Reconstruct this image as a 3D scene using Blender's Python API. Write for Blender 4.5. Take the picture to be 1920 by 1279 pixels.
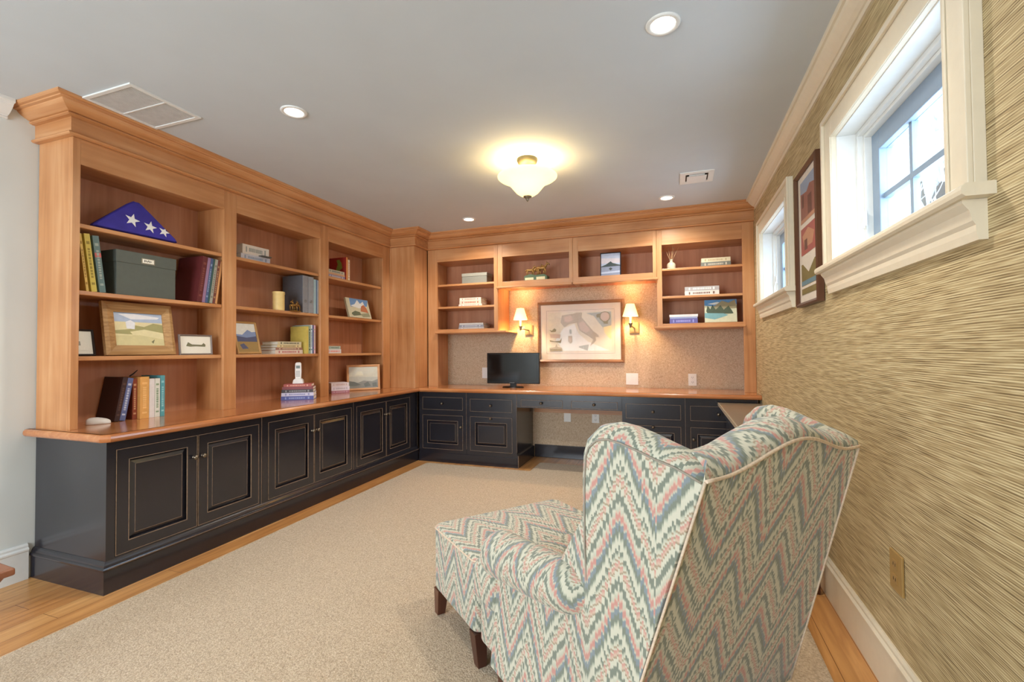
import bpy, bmesh, math, random
from mathutils import Vector, Matrix, Euler
random.seed(7)
PI = math.pi
for o in list(bpy.data.objects): bpy.data.objects.remove(o)
SC = bpy.context.scene
COL = SC.collection

# ------------------------------------------------------------------ camera
H = 1.1877
ya, pt, ro = math.radians(19.49), math.radians(1.195), math.radians(-0.473)
fw = Vector((-math.sin(ya)*math.cos(pt), math.cos(ya)*math.cos(pt), math.sin(pt)))
rt = Vector((math.cos(ya), math.sin(ya), 0)); up = rt.cross(fw)
r2 = math.cos(ro)*rt + math.sin(ro)*up; u2 = -math.sin(ro)*rt + math.cos(ro)*up
cd = bpy.data.cameras.new('camera'); cam = bpy.data.objects.new('camera', cd); COL.objects.link(cam)
cd.sensor_width = 36; cd.lens = 866.47/1920*36; cd.clip_start = 0.02
cam.matrix_world = Matrix(((r2.x, u2.x, -fw.x, 0), (r2.y, u2.y, -fw.y, 0), (r2.z, u2.z, -fw.z, H), (0, 0, 0, 1)))
SC.camera = cam
# ------------------------------------------------------------------ view, world, large lights
SC.view_settings.view_transform = 'Standard'; SC.view_settings.look = 'None'
SC.view_settings.exposure = 0.84; SC.view_settings.gamma = 1; SC.view_settings.use_curve_mapping = False
w = bpy.data.worlds.new('sky'); SC.world = w; w.use_nodes = True
bg = w.node_tree.nodes['Background']; bg.inputs[0].default_value = (0.72, 0.88, 1.0, 1); bg.inputs[1].default_value = 1.7

def area(name, loc, rot, sx, sy, power, color, portal=False):
    l = bpy.data.lights.new(name, 'AREA'); l.shape = 'RECTANGLE'; l.size = sx; l.size_y = sy
    l.energy = power; l.color = color
    o = bpy.data.objects.new(name, l); COL.objects.link(o); o.location = loc; o.rotation_euler = rot
    return o
# daylight entering through the two side windows and an added, unseen window behind the camera
area('daylight', (0.98, 1.92, 1.84), (0, PI/2, 0), 0.55, 0.88, 9.5, (0.66, 0.82, 1.0))
area('daylight', (0.98, 3.73, 1.84), (0, PI/2, 0), 0.55, 0.88, 9, (0.66, 0.82, 1.0))
area('daylight', (-2.0, -2.25, 1.35), (PI/2, 0, 0), 1.9, 1.9, 84, (0.84, 0.92, 1.0))  # fill light for the added rear window, out of view

# ------------------------------------------------------------------ materials
def lin(c):
    r = []
    for v in c[:3]:
        v = v/255.0
        r.append(v/12.92 if v <= 0.04045 else ((v+0.055)/1.055)**2.4)
    return (r[0], r[1], r[2], 1)
MATS = {}
def new_mat(name):
    m = bpy.data.materials.new(name); m.use_nodes = True; MATS[name] = m
    return m, m.node_tree, m.node_tree.nodes['Principled BSDF']
def N(nt, t, **kw):
    n = nt.nodes.new(t)
    for k, v in kw.items(): setattr(n, k, v)
    return n
def L(nt, a, b): nt.links.new(a, b)
def ramp(nt, stops, interp='LINEAR'):
    n = N(nt, 'ShaderNodeValToRGB'); cr = n.color_ramp; cr.interpolation = interp
    cr.elements[0].position = stops[0][0]; cr.elements[0].color = stops[0][1]
    cr.elements[1].position = stops[-1][0]; cr.elements[1].color = stops[-1][1]
    for p, c in stops[1:-1]:
        e = cr.elements.new(p); e.color = c
    return n
def plain(name, rgb, rough=0.5, metal=0.0, var=0.06, scale=30, bump=0.0, coat=0.0, emit=None, es=1.0):
    if name in MATS: return MATS[name]
    m, nt, b = new_mat(name)
    tc = N(nt, 'ShaderNodeTexCoord'); no = N(nt, 'ShaderNodeTexNoise'); no.inputs['Scale'].default_value = scale
    no.inputs['Detail'].default_value = 4
    L(nt, tc.outputs['Object'], no.inputs['Vector'])
    c = lin(rgb); a = [v*(1-var) for v in c[:3]]+[1]; d = [min(1, v*(1+var)) for v in c[:3]]+[1]
    r = ramp(nt, [(0.3, a), (0.7, d)]); L(nt, no.outputs['Fac'], r.inputs[0]); L(nt, r.outputs[0], b.inputs['Base Color'])
    b.inputs['Roughness'].default_value = rough; b.inputs['Metallic'].default_value = metal
    b.inputs['Coat Weight'].default_value = coat; b.inputs['Coat Roughness'].default_value = 0.15
    if bump:
        bp = N(nt, 'ShaderNodeBump'); bp.inputs['Strength'].default_value = bump; bp.inputs['Distance'].default_value = 0.002
        L(nt, no.outputs['Fac'], bp.inputs['Height']); L(nt, bp.outputs[0], b.inputs['Normal'])
    if emit:
        b.inputs['Emission Color'].default_value = lin(emit); b.inputs['Emission Strength'].default_value = es
    return m
def wood(name, axis, dark, mid, light, rough=0.35, fine=1.0, coat=0.15, blot=2.2):
    m, nt, b = new_mat(name)
    tc = N(nt, 'ShaderNodeTexCoord'); mp = N(nt, 'ShaderNodeMapping')
    s = [16*fine, 16*fine, 16*fine]; s['xyz'.index(axis)] = 0.9*fine; mp.inputs['Scale'].default_value = s
    L(nt, tc.outputs['Object'], mp.inputs['Vector'])
    n1 = N(nt, 'ShaderNodeTexNoise'); n1.inputs['Scale'].default_value = 1.6; n1.inputs['Detail'].default_value = 6
    n1.inputs['Distortion'].default_value = 0.6; L(nt, mp.outputs[0], n1.inputs['Vector'])
    n2 = N(nt, 'ShaderNodeTexNoise'); n2.inputs['Scale'].default_value = blot; n2.inputs['Detail'].default_value = 3
    L(nt, tc.outputs['Object'], n2.inputs['Vector'])
    mx = N(nt, 'ShaderNodeMath', operation='MULTIPLY_ADD'); mx.inputs[1].default_value = 0.5
    m2 = N(nt, 'ShaderNodeMath', operation='MULTIPLY'); m2.inputs[1].default_value = 0.5
    L(nt, n1.outputs['Fac'], m2.inputs[0]); L(nt, n2.outputs['Fac'], mx.inputs[0]); L(nt, m2.outputs[0], mx.inputs[2])
    r = ramp(nt, [(0.32, lin(dark)), (0.5, lin(mid)), (0.68, lin(light))]); L(nt, mx.outputs[0], r.inputs[0])
    L(nt, r.outputs[0], b.inputs['Base Color'])
    b.inputs['Roughness'].default_value = rough; b.inputs['Coat Weight'].default_value = coat; b.inputs['Coat Roughness'].default_value = 0.2
    return m
AD, AM, AL = (172, 112, 64), (197, 138, 88), (212, 160, 112)
WV = wood('alder_vertical', 'z', AD, AM, AL); WY = wood('alder_lengthwise', 'y', AD, AM, AL); WX = wood('alder_crosswise', 'x', AD, AM, AL)
WP = wood('alder_panel', 'z', (176, 114, 76), (196, 134, 96), (210, 151, 112), rough=0.5)
TOPY = wood('worktop_lengthwise', 'y', (168, 100, 56), (190, 122, 74), (206, 144, 94), rough=0.16, coat=0.5)
TOPX = wood('worktop_crosswise', 'x', (168, 100, 56), (190, 122, 74), (206, 144, 94), rough=0.16, coat=0.5)
LEG = wood('walnut', 'z', (56, 28, 18), (78, 40, 26), (96, 54, 36), rough=0.35)
OLDW = wood('distressed_wood', 'x', (140, 100, 56), (176, 134, 84), (204, 166, 112), rough=0.6, fine=3)
BLACK = plain('black_paint', (32, 31, 39), rough=0.27, var=0.12, scale=6, coat=0.6)
TAN = plain('worn_edge', (142, 118, 96), rough=0.5, var=0.25, scale=60)
KNOB = plain('pewter', (128, 116, 100), rough=0.32, metal=0.9)
WHITE = plain('white_plastic', (232, 228, 222), rough=0.4, var=0.02)
CREAM = plain('cream_paint', (226, 214, 190), rough=0.35, var=0.02)
WTRIM = plain('white_paint', (228, 228, 224), rough=0.3, var=0.02)
CEIL = plain('ceiling_paint', (198, 204, 208), rough=0.9, var=0.02, scale=3)
WALLP = plain('pale_wall_paint', (214, 218, 214), rough=0.85, var=0.02, scale=3)
PAPER = plain('paper', (235, 230, 216), rough=0.8, var=0.04, scale=200)
DARKM = plain('dark_metal', (40, 38, 38), rough=0.4, metal=0.6)
NICK = plain('brushed_nickel', (150, 142, 124), rough=0.35, metal=0.9)
BRASS = plain('antique_brass', (176, 142, 84), rough=0.45, metal=0.25)
SASH = plain('blue_grey_sash', (132, 150, 170), rough=0.4, var=0.03)

def floor_mat():
    m, nt, b = new_mat('oak_planks')
    tc = N(nt, 'ShaderNodeTexCoord'); mp = N(nt, 'ShaderNodeMapping'); mp.inputs['Rotation'].default_value = (0, 0, PI/2)
    L(nt, tc.outputs['Object'], mp.inputs['Vector'])
    br = N(nt, 'ShaderNodeTexBrick'); br.offset = 0.37; br.inputs['Scale'].default_value = 1
    br.inputs['Brick Width'].default_value = 1.3; br.inputs['Row Height'].default_value = 0.11
    br.inputs['Mortar Size'].default_value = 0.0012; br.inputs['Mortar Smooth'].default_value = 0.1
    br.inputs['Color1'].default_value = lin((196, 138, 80)); br.inputs['Color2'].default_value = lin((216, 164, 104)); br.inputs['Mortar'].default_value = lin((120, 74, 40))
    L(nt, mp.outputs[0], br.inputs['Vector'])
    m2 = N(nt, 'ShaderNodeMapping'); m2.inputs['Scale'].default_value = (14, 1, 1); L(nt, tc.outputs['Object'], m2.inputs['Vector'])
    n1 = N(nt, 'ShaderNodeTexNoise'); n1.inputs['Scale'].default_value = 2.2; n1.inputs['Detail'].default_value = 6; n1.inputs['Distortion'].default_value = 0.8
    L(nt, m2.outputs[0], n1.inputs['Vector'])
    r = ramp(nt, [(0.3, (0.72, 0.62, 0.52, 1)), (0.65, (1.05, 1.05, 1.05, 1))]); L(nt, n1.outputs['Fac'], r.inputs[0])
    mx = N(nt, 'ShaderNodeMix', data_type='RGBA', blend_type='MULTIPLY'); mx.inputs[0].default_value = 1
    L(nt, br.outputs['Color'], mx.inputs[6]); L(nt, r.outputs[0], mx.inputs[7]); L(nt, mx.outputs[2], b.inputs['Base Color'])
    b.inputs['Roughness'].default_value = 0.28
    return m
def rug_mat():
    m, nt, b = new_mat('loop_pile')
    tc = N(nt, 'ShaderNodeTexCoord')
    v = N(nt, 'ShaderNodeTexVoronoi'); v.inputs['Scale'].default_value = 150; L(nt, tc.outputs['Object'], v.inputs['Vector'])
    n1 = N(nt, 'ShaderNodeTexNoise'); n1.inputs['Scale'].default_value = 120; n1.inputs['Detail'].default_value = 5; n1.inputs['Roughness'].default_value = 0.7
    L(nt, tc.outputs['Object'], n1.inputs['Vector'])
    r = ramp(nt, [(0.3, lin((150, 128, 102))), (0.5, lin((190, 168, 140))), (0.72, lin((220, 202, 176)))]); L(nt, n1.outputs['Fac'], r.inputs[0])
    L(nt, r.outputs[0], b.inputs['Base Color']); b.inputs['Roughness'].default_value = 0.95
    b.inputs['Sheen Weight'].default_value = 0.2
    bp = N(nt, 'ShaderNodeBump'); bp.inputs['Strength'].default_value = 0.5; bp.inputs['Distance'].default_value = 0.004; bp.invert = True
    L(nt, v.outputs['Distance'], bp.inputs['Height']); L(nt, bp.outputs[0], b.inputs['Normal'])
    return m
def grass_mat():
    m, nt, b = new_mat('grasscloth')
    tc = N(nt, 'ShaderNodeTexCoord')
    wob = N(nt, 'ShaderNodeTexNoise'); wob.inputs['Scale'].default_value = 2.5; L(nt, tc.outputs['Object'], wob.inputs['Vector'])
    ws = N(nt, 'ShaderNodeVectorMath', operation='SCALE'); ws.inputs['Scale'].default_value = 0.003; L(nt, wob.outputs['Color'], ws.inputs[0])
    ad = N(nt, 'ShaderNodeVectorMath', operation='ADD'); L(nt, tc.outputs['Object'], ad.inputs[0]); L(nt, ws.outputs[0], ad.inputs[1])
    mp = N(nt, 'ShaderNodeMapping'); mp.inputs['Scale'].default_value = (1, 8.0, 300); L(nt, ad.outputs[0], mp.inputs['Vector'])
    n1 = N(nt, 'ShaderNodeTexNoise'); n1.inputs['Scale'].default_value = 1; n1.inputs['Detail'].default_value = 3; L(nt, mp.outputs[0], n1.inputs['Vector'])
    mp2 = N(nt, 'ShaderNodeMapping'); mp2.inputs['Scale'].default_value = (1, 2.2, 26); L(nt, ad.outputs[0], mp2.inputs['Vector'])
    n2 = N(nt, 'ShaderNodeTexNoise'); n2.inputs['Scale'].default_value = 1; n2.inputs['Detail'].default_value = 2; L(nt, mp2.outputs[0], n2.inputs['Vector'])
    sz = N(nt, 'ShaderNodeSeparateXYZ'); L(nt, ad.outputs[0], sz.inputs[0])
    ph = N(nt, 'ShaderNodeMath', operation='MULTIPLY'); ph.inputs[1].default_value = 2*PI/0.0062; L(nt, sz.outputs[2], ph.inputs[0])
    pn = N(nt, 'ShaderNodeMath', operation='MULTIPLY_ADD'); pn.inputs[1].default_value = 9.0; L(nt, n2.outputs['Fac'], pn.inputs[0]); L(nt, ph.outputs[0], pn.inputs[2])
    si = N(nt, 'ShaderNodeMath', operation='SINE'); L(nt, pn.outputs[0], si.inputs[0])
    s1 = N(nt, 'ShaderNodeMath', operation='MULTIPLY_ADD'); s1.inputs[1].default_value = 0.10; L(nt, si.outputs[0], s1.inputs[0])
    s0 = N(nt, 'ShaderNodeMath', operation='MULTIPLY'); s0.inputs[1].default_value = 0.75; L(nt, n1.outputs['Fac'], s0.inputs[0]); L(nt, s0.outputs[0], s1.inputs[2])
    s = N(nt, 'ShaderNodeMath', operation='ADD'); s.inputs[1].default_value = 0.125; L(nt, s1.outputs[0], s.inputs[0])
    r = ramp(nt, [(0.32, lin((120, 98, 64))), (0.42, lin((166, 142, 100))), (0.54, lin((192, 170, 126))), (0.66, lin((220, 202, 158)))])
    L(nt, s.outputs[0], r.inputs[0]); L(nt, r.outputs[0], b.inputs['Base Color']); b.inputs['Roughness'].default_value = 0.75
    bp = N(nt, 'ShaderNodeBump'); bp.inputs['Strength'].default_value = 0.6; bp.inputs['Distance'].default_value = 0.003
    L(nt, s.outputs[0], bp.inputs['Height']); L(nt, bp.outputs[0], b.inputs['Normal'])
    return m
def cork_mat():
    m, nt, b = new_mat('mottled_wallpaper')
    tc = N(nt, 'ShaderNodeTexCoord')
    n1 = N(nt, 'ShaderNodeTexNoise'); n1.inputs['Scale'].default_value = 75; n1.inputs['Detail'].default_value = 6; n1.inputs['Distortion'].default_value = 1.5
    L(nt, tc.outputs['Object'], n1.inputs['Vector'])
    r = ramp(nt, [(0.3, lin((172, 142, 112))), (0.5, lin((198, 172, 142))), (0.7, lin((214, 192, 164)))]); L(nt, n1.outputs['Fac'], r.inputs[0])
    L(nt, r.outputs[0], b.inputs['Base Color']); b.inputs['Roughness'].default_value = 0.6
    bp = N(nt, 'ShaderNodeBump'); bp.inputs['Strength'].default_value = 0.3; bp.inputs['Distance'].default_value = 0.002
    L(nt, n1.outputs['Fac'], bp.inputs['Height']); L(nt, bp.outputs[0], b.inputs['Normal'])
    return m
def flame_mat(name='flame_stitch'):
    m, nt, b = new_mat(name)
    uv = N(nt, 'ShaderNodeUVMap'); uv.uv_map = 'UVMap'
    sp = N(nt, 'ShaderNodeSeparateXYZ'); L(nt, uv.outputs[0], sp.inputs[0])
    def M(op, a, b_=None, c=None):
        n = N(nt, 'ShaderNodeMath', operation=op)
        for i, v in enumerate((a, b_, c)):
            if v is None: continue
            if isinstance(v, (int, float)): n.inputs[i].default_value = v
            else: L(nt, v, n.inputs[i])
        return n.outputs[0]
    u, v = sp.outputs[0], sp.outputs[1]
    uq = M('FLOOR', M('DIVIDE', u, 0.0045))
    us = M('MULTIPLY', uq, 0.0045)
    def tri(x, p): # 0..1 triangle
        return M('ABSOLUTE', M('MULTIPLY', M('SUBTRACT', M('FRACT', M('DIVIDE', x, p)), 0.5), 2.0))
    t1 = M('MULTIPLY', tri(us, 0.19), 0.17)
    t2 = M('MULTIPLY', tri(M('ADD', us, 0.03), 0.38), 0.035)
    wn = N(nt, 'ShaderNodeTexWhiteNoise', noise_dimensions='1D'); L(nt, uq, wn.inputs['W'])
    wn2 = N(nt, 'ShaderNodeTexWhiteNoise', noise_dimensions='2D')
    cb = N(nt, 'ShaderNodeCombineXYZ'); L(nt, uq, cb.inputs[0]); L(nt, M('FLOOR', M('DIVIDE', v, 0.06)), cb.inputs[1]); L(nt, cb.outputs[0], wn2.inputs['Vector'])
    j = M('ADD', M('MULTIPLY', wn.outputs['Value'], 0.014), M('MULTIPLY', M('MODULO', uq, 2.0), 0.007)); j2 = M('MULTIPLY', wn2.outputs['Value'], 0.006)
    val = M('ADD', M('ADD', M('SUBTRACT', v, t1), t2), M('ADD', j, j2))
    fr = M('FRACT', M('DIVIDE', val, 0.195))
    cr, sg, bl, pk, rs, br_, gc = lin((200, 196, 176)), lin((122, 128, 114)), lin((128, 138, 142)), lin((192, 138, 126)), lin((200, 174, 154)), lin((152, 132, 106)), lin((184, 184, 164))
    st = [(0.0, cr), (0.08, cr), (0.10, gc), (0.14, sg), (0.20, sg), (0.23, bl), (0.28, bl), (0.30, gc), (0.335, pk), (0.385, pk), (0.41, rs), (0.44, gc), (0.50, cr), (0.53, sg), (0.62, sg),
          (0.64, cr), (0.71, cr), (0.725, br_), (0.75, rs), (0.80, pk), (0.82, cr), (0.845, br_), (0.865, cr), (0.90, gc), (0.93, sg), (0.97, sg), (0.985, cr), (1.0, cr)]
    r = ramp(nt, st); L(nt, fr, r.inputs[0]); L(nt, r.outputs[0], b.inputs['Base Color'])
    b.inputs['Roughness'].default_value = 0.85; b.inputs['Sheen Weight'].default_value = 0.25
    no = N(nt, 'ShaderNodeTexNoise'); no.inputs['Scale'].default_value = 500; L(nt, uv.outputs[0], no.inputs['Vector'])
    bp = N(nt, 'ShaderNodeBump'); bp.inputs['Strength'].default_value = 0.15; bp.inputs['Distance'].default_value = 0.001
    L(nt, no.outputs['Fac'], bp.inputs['Height']); L(nt, bp.outputs[0], b.inputs['Normal'])
    return m
def glass_mat(name='window_glass', tint=(0.96, 0.98, 1.0, 1), refl=0.06):
    m = bpy.data.materials.new(name); m.use_nodes = True; nt = m.node_tree; nt.nodes.remove(nt.nodes['Principled BSDF'])
    out = nt.nodes['Material Output']; t = N(nt, 'ShaderNodeBsdfTransparent'); t.inputs[0].default_value = tint
    g = N(nt, 'ShaderNodeBsdfGlossy'); g.inputs['Roughness'].default_value = 0.02
    mx = N(nt, 'ShaderNodeMixShader'); mx.inputs[0].default_value = refl
    L(nt, t.outputs[0], mx.inputs[1]); L(nt, g.outputs[0], mx.inputs[2]); L(nt, mx.outputs[0], out.inputs[0]); MATS[name] = m
    return m
OAK, RUG, GRASS, CORK, FLAME, GLASS = floor_mat(), rug_mat(), grass_mat(), cork_mat(), flame_mat(), glass_mat()
PGLASS = glass_mat('picture_glass', (1, 1, 1, 1), 0.003)
WELT = plain('cream_welt', (214, 192, 168), rough=0.8, var=0.15, scale=120)
SHADE = plain('lit_fabric_shade', (250, 226, 160), rough=0.8, var=0.02, emit=(255, 226, 140), es=1.15)
BOWL = plain('lit_alabaster_glass', (252, 232, 170), rough=0.4, var=0.06, scale=12, emit=(255, 226, 150), es=1.1)
LENS = plain('lit_lens', (255, 250, 236), rough=0.5, var=0.0, emit=(255, 250, 236), es=4.0)
SCREEN = plain('black_screen', (16, 16, 15), rough=0.08, var=0.1)
def colmat(rgb, rough=0.6, metal=0.0):
    return plain('tint_%d_%d_%d' % tuple(rgb), rgb, rough=rough, metal=metal, var=0.05, scale=40)

# ------------------------------------------------------------------ mesh helpers
class MB:
    def __init__(s): s.bm = bmesh.new(); s.mi = 0; s.uv = None
    def mat(s, i): s.mi = i; return s
    def faces(s, vs, fs, smooth=False):
        vv = [s.bm.verts.new(v) for v in vs]; out = []
        for f in fs:
            try:
                q = s.bm.faces.new([vv[i] for i in f]); q.material_index = s.mi; q.smooth = smooth; out.append(q)
            except ValueError: pass
        return vv, out
    def box(s, x0, x1, y0, y1, z0, z1):
        s.faces([(x0, y0, z0), (x1, y0, z0), (x1, y1, z0), (x0, y1, z0), (x0, y0, z1), (x1, y0, z1), (x1, y1, z1), (x0, y1, z1)],
                [(0, 3, 2, 1), (4, 5, 6, 7), (0, 1, 5, 4), (1, 2, 6, 5), (2, 3, 7, 6), (3, 0, 4, 7)]); return s
    def prism(s, pts, axis, a, b):  # pts 2-D polygon; axis 0:x (y,z) 1:y (x,z) 2:z (x,y)
        def P(p, t): return (t, p[0], p[1]) if axis == 0 else ((p[0], t, p[1]) if axis == 1 else (p[0], p[1], t))
        n = len(pts); s.faces([P(p, a) for p in pts]+[P(p, b) for p in pts],
            [tuple(range(n))[::-1], tuple(range(n, 2*n))]+[(i, (i+1) % n, n+(i+1) % n, n+i) for i in range(n)]); return s
    def lathe(s, prof, c=(0, 0, 0), axis='z', seg=24, cap=True, smooth=True):
        vs, fs = [], []
        for r, h in prof:
            for k in range(seg):
                a = 2*PI*k/seg; x, y = r*math.cos(a), r*math.sin(a)
                p = (x, y, h) if axis == 'z' else ((x, h, y) if axis == 'y' else (h, x, y))
                vs.append((c[0]+p[0], c[1]+p[1], c[2]+p[2]))
        for i in range(len(prof)-1):
            for k in range(seg): fs.append((i*seg+k, i*seg+(k+1) % seg, (i+1)*seg+(k+1) % seg, (i+1)*seg+k))
        vv, ff = s.faces(vs, fs, smooth)
        if cap:
            for row in (0, len(prof)-1):
                if prof[row][0] > 1e-6:
                    f = s.bm.faces.new([vv[row*seg+k] for k in range(seg)]); f.material_index = s.mi
        return s
    def tube(s, pts, r, seg=8, closed=False, smooth=True):
        pts = [Vector(p) for p in pts]; n = len(pts); rings = []; prev = None
        for i, p in enumerate(pts):
            a = pts[(i-1) % n] if (closed or i > 0) else p; b = pts[(i+1) % n] if (closed or i < n-1) else p
            d = (b-a).normalized()
            ref = prev if prev is not None else (Vector((0, 0, 1)) if abs(d.z) < .9 else Vector((1, 0, 0)))
            x = (ref-d*ref.dot(d)).normalized(); prev = x; y = d.cross(x)
            rr = r[i] if isinstance(r, (list, tuple)) else r
            rings.append([s.bm.verts.new(p+rr*(math.cos(2*PI*k/seg)*x+math.sin(2*PI*k/seg)*y)) for k in range(seg)])
        for i in range(n if closed else n-1):
            A, B = rings[i], rings[(i+1) % n]
            for k in range(seg):
                f = s.bm.faces.new([A[k], A[(k+1) % seg], B[(k+1) % seg], B[k]]); f.smooth = smooth; f.material_index = s.mi
        if not closed:
            for R_ in (rings[0], rings[-1]):
                f = s.bm.faces.new(R_); f.material_index = s.mi
        return s
    def path_extrude(s, prof, path, closed=False):
        """prof: (out, z) polygon; path: list of ((x,y),(nx,ny)) mitred outward offsets"""
        n = len(prof); rings = [[s.bm.verts.new((p[0]+nn[0]*o, p[1]+nn[1]*o, z)) for (o, z) in prof] for p, nn in path]
        for i in range(len(rings)-1):
            for k in range(n):
                f = s.bm.faces.new([rings[i][k], rings[i][(k+1) % n], rings[i+1][(k+1) % n], rings[i+1][k]]); f.material_index = s.mi
        for R_ in (rings[0], rings[-1]):
            f = s.bm.faces.new(R_); f.material_index = s.mi
        return s
    def quadgrid(s, P, UV=None, close_i=False, close_j=False, smooth=True):
        ni, nj = len(P), len(P[0]); V = [[s.bm.verts.new(P[i][j]) for j in range(nj)] for i in range(ni)]
        if UV and s.uv is None: s.uv = s.bm.loops.layers.uv.new('UVMap')
        for i in range(ni if close_i else ni-1):
            for j in range(nj if close_j else nj-1):
                idx = [(i, j), ((i+1) % ni, j), ((i+1) % ni, (j+1) % nj), (i, (j+1) % nj)]
                raw = [(i, j), (i+1, j), (i+1, j+1), (i, j+1)]
                try: f = s.bm.faces.new([V[a][b] for a, b in idx])
                except ValueError: continue
                f.smooth = smooth; f.material_index = s.mi
                if UV:
                    for lp, (a, b), (c, d) in zip(f.loops, idx, raw): lp[s.uv].uv = UV(c, d)
        return V
    def boxuv(s, only_new=None):
        """fabric coordinates by the main direction of each face, in metres"""
        if s.uv is None: s.uv = s.bm.loops.layers.uv.new('UVMap')
        s.bm.normal_update()
        for f in s.bm.faces:
            n = f.normal; ax = max(range(3), key=lambda k: abs(n[k]))
            for lp in f.loops:
                c = lp.vert.co; lp[s.uv].uv = (c.y+0.37, c.z) if ax == 0 else ((c.x, c.z) if ax == 1 else (c.x, c.y))
        return s
    def build(s, name, mats, parent=None, bevel=0, seg=2, world=True, sub=0):
        bmesh.ops.recalc_face_normals(s.bm, faces=s.bm.faces)
        me = bpy.data.meshes.new(name); s.bm.to_mesh(me); s.bm.free()
        if not isinstance(mats, (list, tuple)): mats = [mats]
        for m in mats: me.materials.append(m)
        o = bpy.data.objects.new(name, me); COL.objects.link(o)
        if parent is not None:
            o.parent = parent
            if world:
                r = parent
                off = Vector((0, 0, 0))
                while r is not None: off += r.location; r = r.parent
                me.transform(Matrix.Translation(-off))
        if bevel:
            b = o.modifiers.new('bevel', 'BEVEL'); b.width = bevel; b.segments = seg; b.limit_method = 'ANGLE'; b.angle_limit = 0.6
            b.harden_normals = False
        if sub:
            q = o.modifiers.new('subdivision', 'SUBSURF'); q.levels = sub; q.render_levels = sub
        return o
def thing(name, label, cat, loc=(0, 0, 0), rot=(0, 0, 0), group=None):
    o = bpy.data.objects.new(name, None); COL.objects.link(o); o.empty_display_size = 0.1
    o.location = loc; o.rotation_euler = rot; o['label'] = label; o['category'] = cat
    if group: o['group'] = group
    return o
def tag(o, label, cat, group=None):
    o['label'] = label; o['category'] = cat
    if group: o['group'] = group
    return o
def struct(o, label=None, cat=None):
    o['kind'] = 'structure'; o['label'] = label or o.name.replace('_', ' '); o['category'] = cat or o.name.split('_')[0]
    return o
def copy_tree(o, parent=None):
    c = o.copy(); COL.objects.link(c); c.parent = parent
    for ch in o.children: copy_tree(ch, c)
    return c
def M1(): return MB()

# ------------------------------------------------------------------ room shell
XW, XR, YB, CZ, Y_, T = -3.269, 0.68, 5.0, 2.505, -2.2, 0.12
struct(M1().box(XW-T, XR+T, Y_-T, YB+T, -0.1, 0).build('floor', OAK), 'honey oak plank floor showing around the beige carpet', 'floor')
struct(M1().box(XW-T, XR+T+.2, Y_-T, YB+T, CZ, CZ+.1).build('ceiling', CEIL), 'flat pale grey painted ceiling', 'ceiling')
struct(M1().box(XW-T, XW, Y_-T, YB+T, 0, CZ).build('wall_left', WALLP), 'pale grey painted wall at the left edge', 'wall')
struct(M1().box(XW, XR, YB, YB+T, 0, CZ).build('wall_back', CORK), 'mottled tan papered wall behind the desk', 'wall')
# right wall with two window holes
WIN = [(1.47, 2.36), (3.28, 4.17)]; WZ0, WZ1 = 1.56, 2.11
b = M1(); TR = 0.22
ys = [Y_-T, WIN[0][0]-.02, WIN[0][1]+.02, WIN[1][0]-.02, WIN[1][1]+.02, YB+T]
b.box(XR, XR+TR, ys[0], ys[5], 0, WZ0-.03).box(XR, XR+TR, ys[0], ys[5], WZ1+.02, CZ)
for i in (0, 2, 4): b.box(XR, XR+TR, ys[i], ys[i+1], WZ0-.03, WZ1+.02)
struct(b.build('wall_right', GRASS), 'woven tan grasscloth papered wall', 'wall')
# rear wall with a wide unseen window, added behind the camera to supply daylight
b = M1(); gx0, gx1, gz0, gz1 = -2.95, -1.05, 0.4, 2.3
b.box(XW, gx0, Y_-T, Y_, 0, CZ).box(gx1, XR, Y_-T, Y_, 0, CZ).box(gx0, gx1, Y_-T, Y_, 0, gz0).box(gx0, gx1, Y_-T, Y_, gz1, CZ)
struct(b.build('wall_rear', WALLP), 'pale painted wall behind the viewer', 'wall')
r = struct(M1().box(gx0, gx1, Y_-.07, Y_-.065, gz0, gz1).build('window_3', GLASS), 'unseen wide window added behind the viewer to supply daylight', 'window')
b = M1()
for k in range(5):
    x = gx0+(gx1-gx0)*k/4; b.box(x-.025, x+.025, Y_-.10, Y_-.03, gz0, gz1)
for z in (gz0, gz1): b.box(gx0, gx1, Y_-.10, Y_-.03, z-.025, z+.025)
b.build('window_frame', WTRIM, r, world=False)
# crown mouldings on painted walls
CP = [(0, 2.415), (0.010, 2.415), (0.013, 2.421), (0.010, 2.427), (0.013, 2.432), (0.020, 2.434), (0.034, 2.445), (0.056, 2.470), (0.062, 2.482), (0.072, 2.484), (0.075, 2.490), (0.075, 2.505), (0, 2.505)]
struct(M1().path_extrude(CP, [((XR, Y_), (-1, 0)), ((XR, 4.51), (-1, 0))]).build('trim_1', CREAM), 'cream crown moulding above the grasscloth wall', 'trim')
struct(M1().path_extrude([(o*1.1, z) for o, z in CP], [((XW, Y_), (1, 0)), ((XW, 1.37), (1, 0))]).build('trim_2', WTRIM), 'white crown moulding above the pale left wall', 'trim')
BP = [(0, 0), (0.016, 0), (0.016, 0.145), (0.020, 0.150), (0.020, 0.158), (0.012, 0.166), (0.012, 0.176), (0.006, 0.185), (0, 0.185)]
struct(M1().path_extrude(BP, [((XR, Y_), (-1, 0)), ((XR, 4.44), (-1, 0))]).build('baseboard_right', CREAM), 'tall cream baseboard below the grasscloth wall', 'baseboard')
struct(M1().path_extrude(BP, [((XW, Y_), (1, 0)), ((XW, 1.475), (1, 0))]).build('baseboard_left', WTRIM), 'tall white baseboard on the pale left wall', 'baseboard')

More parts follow.
